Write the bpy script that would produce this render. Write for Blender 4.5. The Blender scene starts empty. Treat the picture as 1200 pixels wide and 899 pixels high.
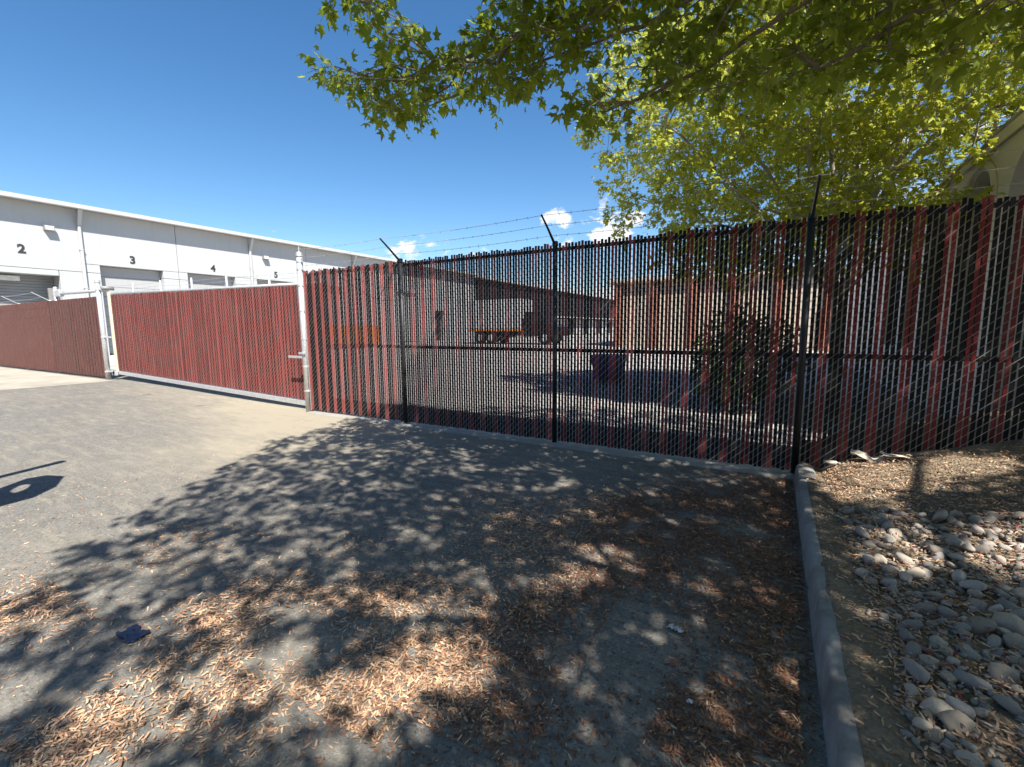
import bpy, bmesh, math, random
import numpy as np
from mathutils import Vector, Matrix, noise as mnoise

scene = bpy.context.scene
col = scene.collection
rad = math.radians

# ------------------------------------------------------------------ camera
cam_data = bpy.data.cameras.new("camera")
cam = bpy.data.objects.new("camera", cam_data)
col.objects.link(cam)
scene.camera = cam
cam_data.sensor_width = 36.0
cam_data.lens = 36.0 * 530.0 / 1200.0
cam_data.clip_start = 0.02
cam_data.clip_end = 6000.0
_yaw, _pitch, _roll = rad(30), rad(-7.0), rad(0.45)
_f0 = Vector((-math.sin(_yaw), math.cos(_yaw), 0)); _r0 = Vector((math.cos(_yaw), math.sin(_yaw), 0)); _u0 = Vector((0, 0, 1))
_f = _f0 * math.cos(_pitch) + _u0 * math.sin(_pitch)
_u = _u0 * math.cos(_pitch) - _f0 * math.sin(_pitch)
_r = _r0 * math.cos(_roll) - _u * math.sin(_roll)
_u = _u * math.cos(_roll) + _r0 * math.sin(_roll)
cam.matrix_world = Matrix(((_r.x, _u.x, -_f.x, 0), (_r.y, _u.y, -_f.y, 0), (_r.z, _u.z, -_f.z, 1.35), (0, 0, 0, 1)))

# ------------------------------------------------------------------ world, sun, exposure
SUN = Vector((0.64, -0.48, 1.0)).normalized()
world = bpy.data.worlds.new("World")
scene.world = world
world.use_nodes = True
wt = world.node_tree
for n in list(wt.nodes): wt.nodes.remove(n)
def wn(t, **k):
    n = wt.nodes.new(t)
    for a, b in k.items(): setattr(n, a, b)
    return n
w_out = wn('ShaderNodeOutputWorld'); w_bg = wn('ShaderNodeBackground')
w_bg.inputs['Strength'].default_value = 0.085
sky = wn('ShaderNodeTexSky', sky_type='NISHITA', sun_disc=False)
sky.sun_elevation = math.asin(SUN.z)
sky.sun_rotation = math.atan2(SUN.x, SUN.y)
sky.altitude = 600.0; sky.air_density = 1.05; sky.dust_density = 0.35; sky.ozone_density = 1.6
hsv = wn('ShaderNodeHueSaturation'); hsv.inputs['Saturation'].default_value = 1.28; hsv.inputs['Value'].default_value = 1.0
tc = wn('ShaderNodeTexCoord'); sep = wn('ShaderNodeSeparateXYZ')
wt.links.new(tc.outputs['Generated'], sep.inputs[0])
wt.links.new(sky.outputs[0], hsv.inputs['Color'])
def wmath(op, a, b=None, c=None):
    n = wn('ShaderNodeMath', operation=op)
    for i, v in enumerate((a, b, c)):
        if v is None: continue
        if isinstance(v, (int, float)): n.inputs[i].default_value = v
        else: wt.links.new(v, n.inputs[i])
    return n.outputs[0]
def wmap(v, a, b, c, d):
    n = wn('ShaderNodeMapRange', interpolation_type='SMOOTHSTEP')
    n.inputs['From Min'].default_value = a; n.inputs['From Max'].default_value = b
    n.inputs['To Min'].default_value = c; n.inputs['To Max'].default_value = d
    wt.links.new(v, n.inputs['Value']); return n.outputs[0]
wmp = wn('ShaderNodeMapping'); wmp.inputs['Scale'].default_value = (1, 1, 1.9); wmp.inputs['Location'].default_value = (0.3, 0.1, 0.0)
wt.links.new(tc.outputs['Generated'], wmp.inputs['Vector'])
cn = wn('ShaderNodeTexNoise'); cn.inputs['Scale'].default_value = 15.0; cn.inputs['Detail'].default_value = 9.0; cn.inputs['Roughness'].default_value = 0.6
wt.links.new(wmp.outputs[0], cn.inputs['Vector'])
# broad cumulus banks low over the horizon all round, a few of them in view
cb = wn('ShaderNodeTexNoise'); cb.inputs['Scale'].default_value = 3.2; cb.inputs['Detail'].default_value = 2.0
wt.links.new(tc.outputs['Generated'], cb.inputs['Vector'])
lowbank = wmap(sep.outputs['Z'], 0.03, 0.15, 0.25, 0.0)
field = wmath('ADD', wmath('MULTIPLY', cn.outputs['Fac'], 0.75), wmath('MULTIPLY', cb.outputs['Fac'], 0.30))
def bank(d, width, amp):
    d = Vector(d).normalized()
    vm = wn('ShaderNodeVectorMath', operation='DOT_PRODUCT'); nv = wn('ShaderNodeVectorMath', operation='NORMALIZE')
    wt.links.new(tc.outputs['Generated'], nv.inputs[0]); wt.links.new(nv.outputs[0], vm.inputs[0]); vm.inputs[1].default_value = d
    return wmap(vm.outputs['Value'], math.cos(width), 1.0, 0.0, amp)
for d, wd, am in (((-0.40, 0.894, 0.205), 0.06, 0.225), ((-0.295, 0.93, 0.21), 0.08, 0.225), ((-0.66, 0.735, 0.145), 0.09, 0.24),
                  ((-0.57, 0.80, 0.16), 0.06, 0.20), ((0.16, 0.93, 0.30), 0.22, 0.20), ((0.9, 0.3, 0.2), 0.3, 0.12), ((-0.3, -0.9, 0.2), 0.3, 0.12)):
    field = wmath('ADD', field, bank(d, wd, am))
field = wmath('ADD', field, lowbank)
cmask = wmap(field, 0.715, 0.81, 0.0, 1.0)
low = wmap(sep.outputs['Z'], 0.30, 0.40, 1.0, 0.0)
cmask = wmath('MULTIPLY', cmask, low)
wmix = wn('ShaderNodeMix', data_type='RGBA')
wt.links.new(cmask, wmix.inputs['Factor'])
wt.links.new(hsv.outputs[0], wmix.inputs['A'])
wmix.inputs['B'].default_value = (6.4, 6.5, 6.7, 1)
wt.links.new(wmix.outputs['Result'], w_bg.inputs['Color'])
wt.links.new(w_bg.outputs[0], w_out.inputs['Surface'])

sun_data = bpy.data.lights.new("sun", 'SUN')
sun_data.energy = 5.0; sun_data.angle = rad(0.53); sun_data.color = (1.0, 0.955, 0.89)
sun = bpy.data.objects.new("sun", sun_data); col.objects.link(sun)
sun.rotation_euler = SUN.to_track_quat('Z', 'Y').to_euler(); sun.location = (10, -8, 16)

scene.view_settings.view_transform = 'Standard'
scene.view_settings.look = 'None'
scene.view_settings.exposure = 1.06
scene.view_settings.gamma = 1.0
scene.render.engine = 'CYCLES'
scene.cycles.max_bounces = 6
scene.cycles.diffuse_bounces = 3
scene.cycles.transmission_bounces = 4
scene.cycles.transparent_max_bounces = 4

# ------------------------------------------------------------------ helpers
def smooth01(t):
    t = min(1.0, max(0.0, t)); return t * t * (3 - 2 * t)
def gz(x):
    """pavement level: it climbs gently away to the gate's far end"""
    return 0.15 * smooth01((-6.3 - x) / 8.6)

def tag(o, label=None, cat=None, group=None, kind=None):
    if label: o["label"] = label
    if cat: o["category"] = cat
    if group: o["group"] = group
    if kind: o["kind"] = kind
    return o
def empty(name, loc=(0, 0, 0)):
    o = bpy.data.objects.new(name, None); col.objects.link(o); o.location = loc; o.empty_display_size = 0.2
    return o
def link(name, me, parent=None, loc=None):
    o = bpy.data.objects.new(name, me); col.objects.link(o)
    if parent is not None:
        o.parent = parent
    if loc is not None: o.location = loc
    return o

class MB:
    def __init__(s): s.v = []; s.f = []
    def add(s, vs, fs):
        b = len(s.v); s.v += [tuple(v) for v in vs]; s.f += [tuple(i + b for i in f) for f in fs]; return s
    def box(s, x0, x1, y0, y1, z0, z1):
        return s.add([(x0,y0,z0),(x1,y0,z0),(x1,y1,z0),(x0,y1,z0),(x0,y0,z1),(x1,y0,z1),(x1,y1,z1),(x0,y1,z1)],
                     [(0,3,2,1),(4,5,6,7),(0,1,5,4),(1,2,6,5),(2,3,7,6),(3,0,4,7)])
    def bbox(s, x0, x1, y0, y1, z0, z1, b=0.01):
        """box with chamfered edges"""
        bm = bmesh.new(); bmesh.ops.create_cube(bm, size=1)
        for v in bm.verts:
            v.co = Vector(((x0+x1)/2 + v.co.x*(x1-x0), (y0+y1)/2 + v.co.y*(y1-y0), (z0+z1)/2 + v.co.z*(z1-z0)))
        bmesh.ops.bevel(bm, geom=bm.edges[:], offset=b, segments=2, affect='EDGES', profile=0.6)
        bm.verts.index_update()
        s.add([v.co for v in bm.verts], [[v.index for v in f.verts] for f in bm.faces]); bm.free(); return s
    def tube(s, pts, rads, n=8, cap=True, dome=False):
        pts = [Vector(p) for p in pts]
        if not hasattr(rads, '__len__'): rads = [rads] * len(pts)
        rings = []; up = None
        for i, p in enumerate(pts):
            a = pts[max(0, i-1)]; c = pts[min(len(pts)-1, i+1)]; d = (c - a)
            d = d.normalized() if d.length > 1e-9 else Vector((0, 0, 1))
            if up is None:
                up = d.orthogonal().normalized()
            else:
                up = up - d * up.dot(d); up = up.normalized() if up.length > 1e-6 else d.orthogonal().normalized()
            w = d.cross(up)
            rings.append([p + (up * math.cos(2*math.pi*k/n) + w * math.sin(2*math.pi*k/n)) * rads[i] for k in range(n)])
        b = len(s.v)
        for r in rings: s.v += [tuple(q) for q in r]
        for i in range(len(rings)-1):
            for k in range(n):
                k2 = (k+1) % n
                s.f.append((b+i*n+k, b+i*n+k2, b+(i+1)*n+k2, b+(i+1)*n+k))
        if cap:
            s.f.append(tuple(b + k for k in reversed(range(n)))); s.f.append(tuple(b + (len(rings)-1)*n + k for k in range(n)))
        return s
    def dome(s, c, r, n=10, m=4):
        c = Vector(c); pts = []; rd = []
        for i in range(m+1):
            a = math.pi/2*i/m
            pts.append(c + Vector((0, 0, r*math.sin(a)))); rd.append(max(0.001, r*math.cos(a)))
        return s.tube(pts, rd, n)
    def mesh(s, name, mat, smooth=False):
        me = bpy.data.meshes.new(name); me.from_pydata(s.v, [], s.f); me.update()
        if mat: me.materials.append(mat)
        if smooth: me.polygons.foreach_set('use_smooth', [True]*len(me.polygons))
        return me
    def build(s, name, mat, parent=None, smooth=False, loc=None):
        return link(name, s.mesh(name, mat, smooth), parent, loc)

def fast_mesh(name, V, F, mat, smooth=False):
    """V (n,3), F (m,k) arrays"""
    me = bpy.data.meshes.new(name)
    V = np.asarray(V, np.float32); F = np.asarray(F, np.int32); m, k = F.shape
    me.vertices.add(len(V)); me.vertices.foreach_set('co', V.ravel())
    me.loops.add(m*k); me.loops.foreach_set('vertex_index', F.ravel())
    me.polygons.add(m); me.polygons.foreach_set('loop_start', np.arange(0, m*k, k, dtype=np.int32))
    me.polygons.foreach_set('loop_total', np.full(m, k, np.int32))
    if smooth: me.polygons.foreach_set('use_smooth', np.ones(m, bool))
    me.update(calc_edges=True)
    if mat: me.materials.append(mat)
    return me

# ------------------------------------------------------------------ materials
class N:
    """small node-tree writer"""
    def __init__(s, name):
        s.m = bpy.data.materials.new(name); s.m.use_nodes = True; s.t = s.m.node_tree
        for n in list(s.t.nodes): s.t.nodes.remove(n)
        s.out = s.t.nodes.new('ShaderNodeOutputMaterial')
        s.b = s.t.nodes.new('ShaderNodeBsdfPrincipled'); s.t.links.new(s.b.outputs[0], s.out.inputs['Surface'])
        s.geo = s.t.nodes.new('ShaderNodeNewGeometry'); s.pos = s.geo.outputs['Position']
        s.tc = s.t.nodes.new('ShaderNodeTexCoord')
    def lk(s, a, b): s.t.links.new(a, b)
    def set(s, sock, v):
        if isinstance(v, (int, float)): sock.default_value = v
        elif isinstance(v, (tuple, list)): sock.default_value = tuple(v) + ((1,) if len(v) == 3 and len(sock.default_value) == 4 else ())
        else: s.lk(v, sock)
    def noise(s, scale, detail=4, rough=0.55, vec=None, stretch=None, dist=0.0):
        n = s.t.nodes.new('ShaderNodeTexNoise'); n.inputs['Scale'].default_value = scale; n.inputs['Detail'].default_value = detail
        n.inputs['Roughness'].default_value = rough; n.inputs['Distortion'].default_value = dist
        v = vec or s.pos
        if stretch:
            mp = s.t.nodes.new('ShaderNodeMapping'); mp.inputs['Scale'].default_value = stretch[:3]
            if len(stretch) > 3: mp.inputs['Rotation'].default_value = (0, 0, stretch[3])
            s.lk(v, mp.inputs['Vector']); v = mp.outputs[0]
        s.lk(v, n.inputs['Vector']); return n.outputs['Fac']
    def voro(s, scale, feature='F1', vec=None):
        n = s.t.nodes.new('ShaderNodeTexVoronoi'); n.inputs['Scale'].default_value = scale; n.feature = feature
        s.lk(vec or s.pos, n.inputs['Vector']); return n
    def rng(s, v, a, b, c=0.0, d=1.0, smooth=False):
        n = s.t.nodes.new('ShaderNodeMapRange')
        if smooth: n.interpolation_type = 'SMOOTHSTEP'
        for k, x in zip(('From Min', 'From Max', 'To Min', 'To Max'), (a, b, c, d)): n.inputs[k].default_value = x
        s.lk(v, n.inputs['Value']); return n.outputs[0]
    def math(s, op, a, b=None):
        n = s.t.nodes.new('ShaderNodeMath'); n.operation = op; s.set(n.inputs[0], a)
        if b is not None: s.set(n.inputs[1], b)
        return n.outputs[0]
    def mix(s, f, a, b, mode='MIX'):
        n = s.t.nodes.new('ShaderNodeMix'); n.data_type = 'RGBA'; n.blend_type = mode
        s.set(n.inputs['Factor'], f); s.set(n.inputs['A'], a); s.set(n.inputs['B'], b); return n.outputs['Result']
    def ramp(s, v, stops):
        n = s.t.nodes.new('ShaderNodeValToRGB'); e = n.color_ramp.elements
        while len(e) < len(stops): e.new(0.5)
        for q, (p, c) in zip(e, stops): q.position = p; q.color = tuple(c) + (1,)
        s.lk(v, n.inputs[0]); return n.outputs[0]
    def bump(s, h, strength=0.3, dist=0.01):
        n = s.t.nodes.new('ShaderNodeBump'); n.inputs['Strength'].default_value = strength; n.inputs['Distance'].default_value = dist
        s.lk(h, n.inputs['Height']); s.lk(n.outputs[0], s.b.inputs['Normal']); return n
    def done(s, color=None, rough=0.6, metal=0.0, spec=None):
        if color is not None: s.set(s.b.inputs['Base Color'], color)
        s.set(s.b.inputs['Roughness'], rough); s.set(s.b.inputs['Metallic'], metal)
        if spec is not None: s.set(s.b.inputs['Specular IOR Level'], spec)
        return s.m

def simple(name, c, rough=0.6, metal=0.0, var=0.15, scale=8.0, bump=0.0, dirt=None, obj=False):
    n = N(name); v = n.noise(scale, 5, 0.6, vec=n.tc.outputs['Object'] if obj else None)
    lo = tuple(x*(1-var) for x in c); hi = tuple(min(1, x*(1+var)) for x in c)
    colr = n.mix(n.rng(v, 0.3, 0.7), lo, hi)
    if dirt:
        d = n.noise(scale*0.35, 6, 0.7); colr = n.mix(n.rng(d, 0.52, 0.75, 0, dirt[3]), colr, dirt[:3])
    if bump: n.bump(n.noise(scale*6, 4), bump, 0.004)
    return n.done(colr, rough, metal)

def mat_asphalt():
    n = N("asphalt")
    fine = n.noise(170, 3, 0.7); grit = n.voro(95).outputs['Color']; big = n.noise(0.55, 5, 0.6)
    mid = n.noise(5.5, 7, 0.75)
    sp = n.t.nodes.new('ShaderNodeSeparateColor'); n.lk(grit, sp.inputs[0])
    base = n.mix(n.rng(mid, 0.3, 0.7), (0.075, 0.071, 0.063), (0.185, 0.175, 0.152))
    base = n.mix(n.rng(fine, 0.35, 0.68, 0, 0.75), base, (0.275, 0.26, 0.228))
    base = n.mix(n.rng(sp.outputs[0], 0.80, 0.97, 0, 0.65), base, (0.32, 0.305, 0.27))
    base = n.mix(n.rng(sp.outputs[1], 0.82, 0.98, 0, 0.6), base, (0.035, 0.035, 0.036))
    # pale wind-blown dust, thick by the gate post, and tyre-swept streaks
    p = n.t.nodes.new('ShaderNodeSeparateXYZ'); n.lk(n.pos, p.inputs[0])
    def blob(cx, cy, sx, sy):
        a = n.math('MULTIPLY', n.math('ADD', p.outputs[0], -cx), 1/sx); b = n.math('MULTIPLY', n.math('ADD', p.outputs[1], -cy), 1/sy)
        r2 = n.math('ADD', n.math('MULTIPLY', a, a), n.math('MULTIPLY', b, b)); return n.math('POWER', 2.718, n.math('MULTIPLY', r2, -1.0))
    wob = n.noise(1.6, 6, 0.7, stretch=(0.55, 1.5, 1, 0.12)); wob2 = n.noise(7.0, 6, 0.72, stretch=(0.35, 1.6, 1, 0.2))
    dust = n.math('ADD', blob(-6.4, 4.3, 2.1, 1.1), n.math('ADD', n.math('MULTIPLY', blob(-5.0, 3.2, 1.3, 1.2), 0.75), n.math('MULTIPLY', blob(-9.0, 4.6, 3.5, 0.7), 0.6)))
    dust = n.math('ADD', dust, n.math('MULTIPLY', blob(-3.2, 4.3, 3.0, 0.6), 0.35))
    dust = n.math('ADD', n.math('MULTIPLY', dust, n.rng(wob, 0.3, 0.66, 0.35, 1.25)), n.math('MULTIPLY', n.rng(wob2, 0.49, 0.68), 0.50))
    dust = n.math('ADD', dust, n.math('MULTIPLY', n.rng(big, 0.45, 0.68), 0.20))
    base = n.mix(n.rng(dust, 0.02, 1.05), base, (0.36, 0.315, 0.235))
    # hairline cracks and old oil drips
    ck = n.voro(0.42, 'DISTANCE_TO_EDGE', vec=None)
    wv = n.t.nodes.new('ShaderNodeVectorMath'); wv.operation = 'ADD'
    nn = n.t.nodes.new('ShaderNodeTexNoise'); nn.inputs['Scale'].default_value = 1.8; nn.inputs['Detail'].default_value = 5
    n.lk(n.pos, nn.inputs['Vector']); n.lk(n.pos, wv.inputs[0]); n.lk(nn.outputs['Color'], wv.inputs[1])
    n.lk(wv.outputs[0], ck.inputs['Vector'])
    base = n.mix(n.rng(ck.outputs['Distance'], 0.001, 0.006, 0.18, 0.0), base, (0.05, 0.05, 0.05))
    oil = n.voro(0.9).outputs['Distance']
    base = n.mix(n.rng(oil, 0.03, 0.10, 0.45, 0.0, True), base, (0.05, 0.05, 0.05))
    n.bump(n.math('ADD', n.math('MULTIPLY', fine, 0.6), sp.outputs[0]), 0.8, 0.008)
    return n.done(base, 0.88, spec=0.3)

def mat_concrete(name, c=(0.46, 0.43, 0.37), scale=1.0, stain=(0.26, 0.24, 0.2)):
    n = N(name); a = n.noise(2.2*scale, 6, 0.65); f = n.noise(60*scale, 3, 0.7); st = n.noise(0.9*scale, 5, 0.7)
    b = n.mix(n.rng(a, 0.3, 0.7), tuple(x*0.86 for x in c), tuple(x*1.1 for x in c))
    b = n.mix(n.rng(f, 0.4, 0.75, 0, 0.35), b, tuple(x*1.25 for x in c))
    b = n.mix(n.rng(st, 0.45, 0.66, 0, 0.75), b, stain)
    n.bump(n.math('ADD', f, n.math('MULTIPLY', a, 0.6)), 0.35, 0.006)
    return n.done(b, 0.85, spec=0.3)

def mat_soil():
    n = N("soil"); a = n.noise(4.5, 6, 0.7); f = n.noise(45, 5, 0.75); g = n.voro(70).outputs['Distance']
    b = n.mix(n.rng(a, 0.3, 0.7), (0.15, 0.115, 0.08), (0.34, 0.275, 0.19))
    b = n.mix(n.rng(f, 0.42, 0.7, 0, 0.6), b, (0.10, 0.07, 0.045))
    n.bump(n.math('ADD', f, g), 0.8, 0.012)
    return n.done(b, 0.95, spec=0.15)

def mat_leaf(name, c1, c2, tcol, tw=0.42):
    n = N(name)
    r = n.geo.outputs['Random Per Island']
    v = n.noise(1.3, 3, 0.6)
    cc = n.mix(r, c1, c2); cc = n.mix(n.rng(v, 0.35, 0.65, 0.0, 0.45), cc, c1)
    tr = n.t.nodes.new('ShaderNodeBsdfTranslucent')
    n.set(tr.inputs['Color'], n.mix(r, tcol, tuple(x*0.72 for x in tcol)))
    n.done(cc, 0.5, spec=0.35)
    mx = n.t.nodes.new('ShaderNodeMixShader'); mx.inputs[0].default_value = tw
    n.lk(n.b.outputs[0], mx.inputs[1]); n.lk(tr.outputs[0], mx.inputs[2]); n.lk(mx.outputs[0], n.out.inputs['Surface'])
    return n.m

def mat_seed(name="maple_seed", k=(1, 1, 1)):
    n = N(name); r = n.geo.outputs['Random Per Island']
    cc = n.ramp(r, [(0.0, (0.20, 0.10, 0.06)), (0.25, (0.42, 0.24, 0.14)), (0.6, (0.62, 0.395, 0.235)), (0.93, (0.74, 0.53, 0.34)), (1.0, (0.28, 0.09, 0.07))])
    cc = n.mix(1.0, cc, k, 'MULTIPLY')
    f = n.noise(220, 2); cc = n.mix(n.rng(f, 0.35, 0.7, 0, 0.35), cc, (0.22, 0.12, 0.07))
    return n.done(cc, 0.75, spec=0.25)

def mat_slat(name, c, dusty=0.25):
    n = N(name); oi = n.t.nodes.new('ShaderNodeObjectInfo')
    v = n.noise(3.0, 5, 0.65, stretch=(6, 6, 0.8)); f = n.noise(30, 4, 0.7, stretch=(2, 2, 0.3))
    cc = n.mix(oi.outputs['Random'], tuple(x*0.65 for x in c), tuple(x*1.3 for x in c))
    cc = n.mix(n.rng(v, 0.45, 0.75, 0, dusty), cc, (0.30, 0.23, 0.19))
    cc = n.mix(n.rng(f, 0.5, 0.8, 0, dusty*0.6), cc, tuple(x*0.5 for x in c))
    return n.done(cc, 0.55, spec=0.22)

def mat_galv():
    n = N("galvanised_steel"); a = n.voro(55).outputs['Color']; sp = n.t.nodes.new('ShaderNodeSeparateColor'); n.lk(a, sp.inputs[0])
    st = n.noise(5, 6, 0.7)
    c = n.mix(sp.outputs[0], (0.50, 0.52, 0.53), (0.66, 0.67, 0.67)); c = n.mix(n.rng(st, 0.55, 0.75, 0, 0.5), c, (0.42, 0.40, 0.37))
    return n.done(c, n.rng(st, 0.3, 0.7, 0.42, 0.6), 0.55)

def mat_bark(c=(0.30, 0.25, 0.20)):
    n = N("bark"); a = n.noise(14, 6, 0.7, stretch=(1, 1, 0.3)); b = n.noise(60, 4, 0.7)
    cc = n.mix(n.rng(a, 0.3, 0.7), tuple(x*0.55 for x in c), tuple(x*1.15 for x in c))
    n.bump(n.math('ADD', a, n.math('MULTIPLY', b, 0.4)), 0.6, 0.01)
    return n.done(cc, 0.9, spec=0.2)

def mat_rock(name, c):
    n = N(name); oi = n.t.nodes.new('ShaderNodeObjectInfo')
    a = n.noise(9, 6, 0.7, vec=n.tc.outputs['Object']); f = n.noise(70, 4, 0.75, vec=n.tc.outputs['Object'])
    cc = n.mix(oi.outputs['Random'], tuple(x*0.62 for x in c), tuple(min(1, x*1.3) for x in c))
    cc = n.mix(n.rng(a, 0.4, 0.72, 0, 0.5), cc, (0.20, 0.17, 0.14))
    cc = n.mix(n.rng(f, 0.5, 0.75, 0, 0.3), cc, (0.62, 0.58, 0.52))
    n.bump(f, 0.35, 0.003)
    return n.done(cc, 0.8, spec=0.3)

def mat_wallpaint(name, c, streak=0.18):
    n = N(name); a = n.noise(0.8, 5, 0.6); s = n.noise(2.4, 5, 0.7, stretch=(2.2, 2.2, 0.18)); f = n.noise(40, 3)
    cc = n.mix(n.rng(a, 0.3, 0.7), tuple(x*0.95 for x in c), c)
    cc = n.mix(n.rng(s, 0.5, 0.78, 0, streak), cc, tuple(x*0.72 for x in c))
    n.bump(f, 0.12, 0.004)
    return n.done(cc, 0.75, spec=0.25)

M = dict(
    asphalt=mat_asphalt(), concrete=mat_concrete("pale_concrete", (0.40, 0.36, 0.29)), yard=mat_concrete("yard_concrete", (0.42, 0.40, 0.365), 0.7, (0.32, 0.30, 0.28)),
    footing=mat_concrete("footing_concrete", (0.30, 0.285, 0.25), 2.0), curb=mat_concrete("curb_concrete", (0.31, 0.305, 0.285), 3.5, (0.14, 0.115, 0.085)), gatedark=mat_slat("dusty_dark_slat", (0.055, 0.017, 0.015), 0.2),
    soil=mat_soil(), terrain=simple("dry_earth", (0.33, 0.28, 0.2), 0.95, var=0.25, scale=0.05),
    red=mat_slat("red_slat", (0.16, 0.021, 0.021), 0.22), gatered=mat_slat("sunlit_red_slat", (0.26, 0.055, 0.048), 0.3), black=mat_slat("black_slat", (0.008, 0.0075, 0.008), 0.05), brown=mat_slat("redwood_slat", (0.165, 0.043, 0.036), 0.3),  # two copies of one slat red: sun and tree shade put into the colour
    galv=mat_galv(), wire=simple("mesh_wire", (0.42, 0.42, 0.41), 0.55, 0.3, var=0.3, scale=20), blackpost=simple("black_steel", (0.016, 0.016, 0.017), 0.5, 0.1, var=0.3),
    yellow=simple("peeling_tape", (0.62, 0.58, 0.42), 0.6, dirt=(0.72, 0.74, 0.72, 0.9), scale=14),
    white=mat_wallpaint("warehouse_paint", (0.46, 0.47, 0.467), 0.3), white2=mat_wallpaint("white_trim", (0.47, 0.47, 0.46), 0.25), joint=simple("joint", (0.22, 0.22, 0.22), 0.9),
    door=mat_wallpaint("dock_door_paint", (0.40, 0.40, 0.395), 0.2), doorgrey=mat_wallpaint("rollup_door_paint", (0.33, 0.33, 0.32), 0.2),
    number=simple("number_paint", (0.03, 0.03, 0.03), 0.6), darkwall=mat_wallpaint("charcoal_siding", (0.045, 0.045, 0.05)), lampgrey=simple("lamp_housing", (0.24, 0.23, 0.22), 0.5),
    lens=simple("lamp_lens", (0.72, 0.72, 0.68), 0.25), beige=mat_wallpaint("beige_stucco", (0.80, 0.73, 0.62), 0.15), beige2=mat_wallpaint("beige_trim", (0.74, 0.67, 0.57), 0.1),
    shingle=simple("roof_shingle", (0.09, 0.075, 0.065), 0.9, scale=12), glass=simple("dark_glass", (0.03, 0.04, 0.045), 0.08, var=0.05), bronze=simple("bronze_frame", (0.05, 0.04, 0.032), 0.4, 0.3),
    tan=mat_wallpaint("tan_wall", (0.50, 0.42, 0.33)), brick=simple("red_brown_wall", (0.34, 0.14, 0.09), 0.85, scale=3), orange=simple("orange_paint", (0.62, 0.22, 0.035), 0.5, dirt=(0.3, 0.15, 0.07, 0.6), scale=3),
    tyre=simple("rubber", (0.02, 0.02, 0.02), 0.85), blue=simple("blue_plastic", (0.03, 0.06, 0.20), 0.45), cabred=simple("cab_paint", (0.035, 0.03, 0.032), 0.35),
    bark=mat_bark(), barkpale=mat_bark((0.42, 0.37, 0.31)),
    leafA=mat_leaf("maple_leaf", (0.13, 0.185, 0.022), (0.22, 0.27, 0.035), (0.50, 0.57, 0.05), 0.48),
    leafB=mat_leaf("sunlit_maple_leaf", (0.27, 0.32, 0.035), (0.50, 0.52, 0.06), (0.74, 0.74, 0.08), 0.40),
    shrub=mat_leaf("shrub_leaf", (0.04, 0.07, 0.02), (0.07, 0.11, 0.03), (0.12, 0.2, 0.03), 0.3),
    seed=mat_seed(), shadeseed=mat_seed('shade_toned_maple_seed', (0.44, 0.36, 0.34)), redbit=simple("dried_red_leaf", (0.22, 0.02, 0.025), 0.7, var=0.4, scale=40), rock=mat_rock("river_rock", (0.42, 0.375, 0.315)), rock2=mat_rock("tan_river_rock", (0.48, 0.405, 0.31)), rock3=mat_rock("slate_river_rock", (0.29, 0.265, 0.235)),  # second seed colour is the first multiplied down, shade put into it
    card=simple("weathered_cardboard", (0.62, 0.55, 0.44), 0.85, scale=20), scrapblue=simple("blue_scrap", (0.010, 0.018, 0.05), 0.5), paper=simple("white_scrap", (0.75, 0.74, 0.7), 0.7),
    caster=simple("caster_metal", (0.4, 0.4, 0.4), 0.5, 0.4),
)
# ------------------------------------------------------------------ placing parts in world coordinates
WL = {}
def root(name, loc):
    o = empty(name, loc); WL[o.name] = Vector(loc); return o
def put(o, parent, world=(0, 0, 0)):
    world = Vector(world)
    if parent is not None:
        o.parent = parent; o.location = world - WL[parent.name]
    else:
        o.location = world
    WL[o.name] = world
    return o
def part(mb, name, mat, parent, smooth=False, kind=None):
    o = put(mb.build(name, mat, None, smooth), parent)
    if kind: o["kind"] = kind
    return o
def copies(me, name, parent, world):
    o = bpy.data.objects.new(name, me); col.objects.link(o); return put(o, parent, world)

# ------------------------------------------------------------------ ground sheets
def sheet(name, xs, ys, zf, mat, label=None):
    xs = np.asarray(xs, float); ys = np.asarray(ys, float)
    V = [(x, y, zf(x, y)) for y in ys for x in xs]; nx = len(xs)
    F = [(j*nx+i, j*nx+i+1, (j+1)*nx+i+1, (j+1)*nx+i) for j in range(len(ys)-1) for i in range(nx-1)]
    o = link(name, fast_mesh(name, V, F, mat, True)); o["kind"] = "structure"; WL[o.name] = Vector()
    return o
xs_slope = sorted(set([-60, -40, -26, -20] + [round(-16 + 0.5*i, 2) for i in range(21)] + [-5, -2, 0.25]))
sheet("ground", [-2500, -200, 0, 200, 2500], [-2500, -200, 0, 200, 2500], lambda x, y: -0.08, M['terrain'])
sheet("yard_pavement", [x for x in xs_slope] + [2, 12, 30], [4.60, 8, 14, 24, 40, 70, 130], lambda x, y: gz(x) - 0.012, M['yard'])
sheet("asphalt_pavement", xs_slope, [-40, -10, -4, 0, 4.60, 5.9], lambda x, y: gz(x), M['asphalt'])
sheet("concrete_apron", [x for x in xs_slope if x < -13.9] + [-13.85], [-40, -10, 0, 4.64], lambda x, y: gz(x) + 0.004, M['concrete'])
rnd = random.Random(3)
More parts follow.
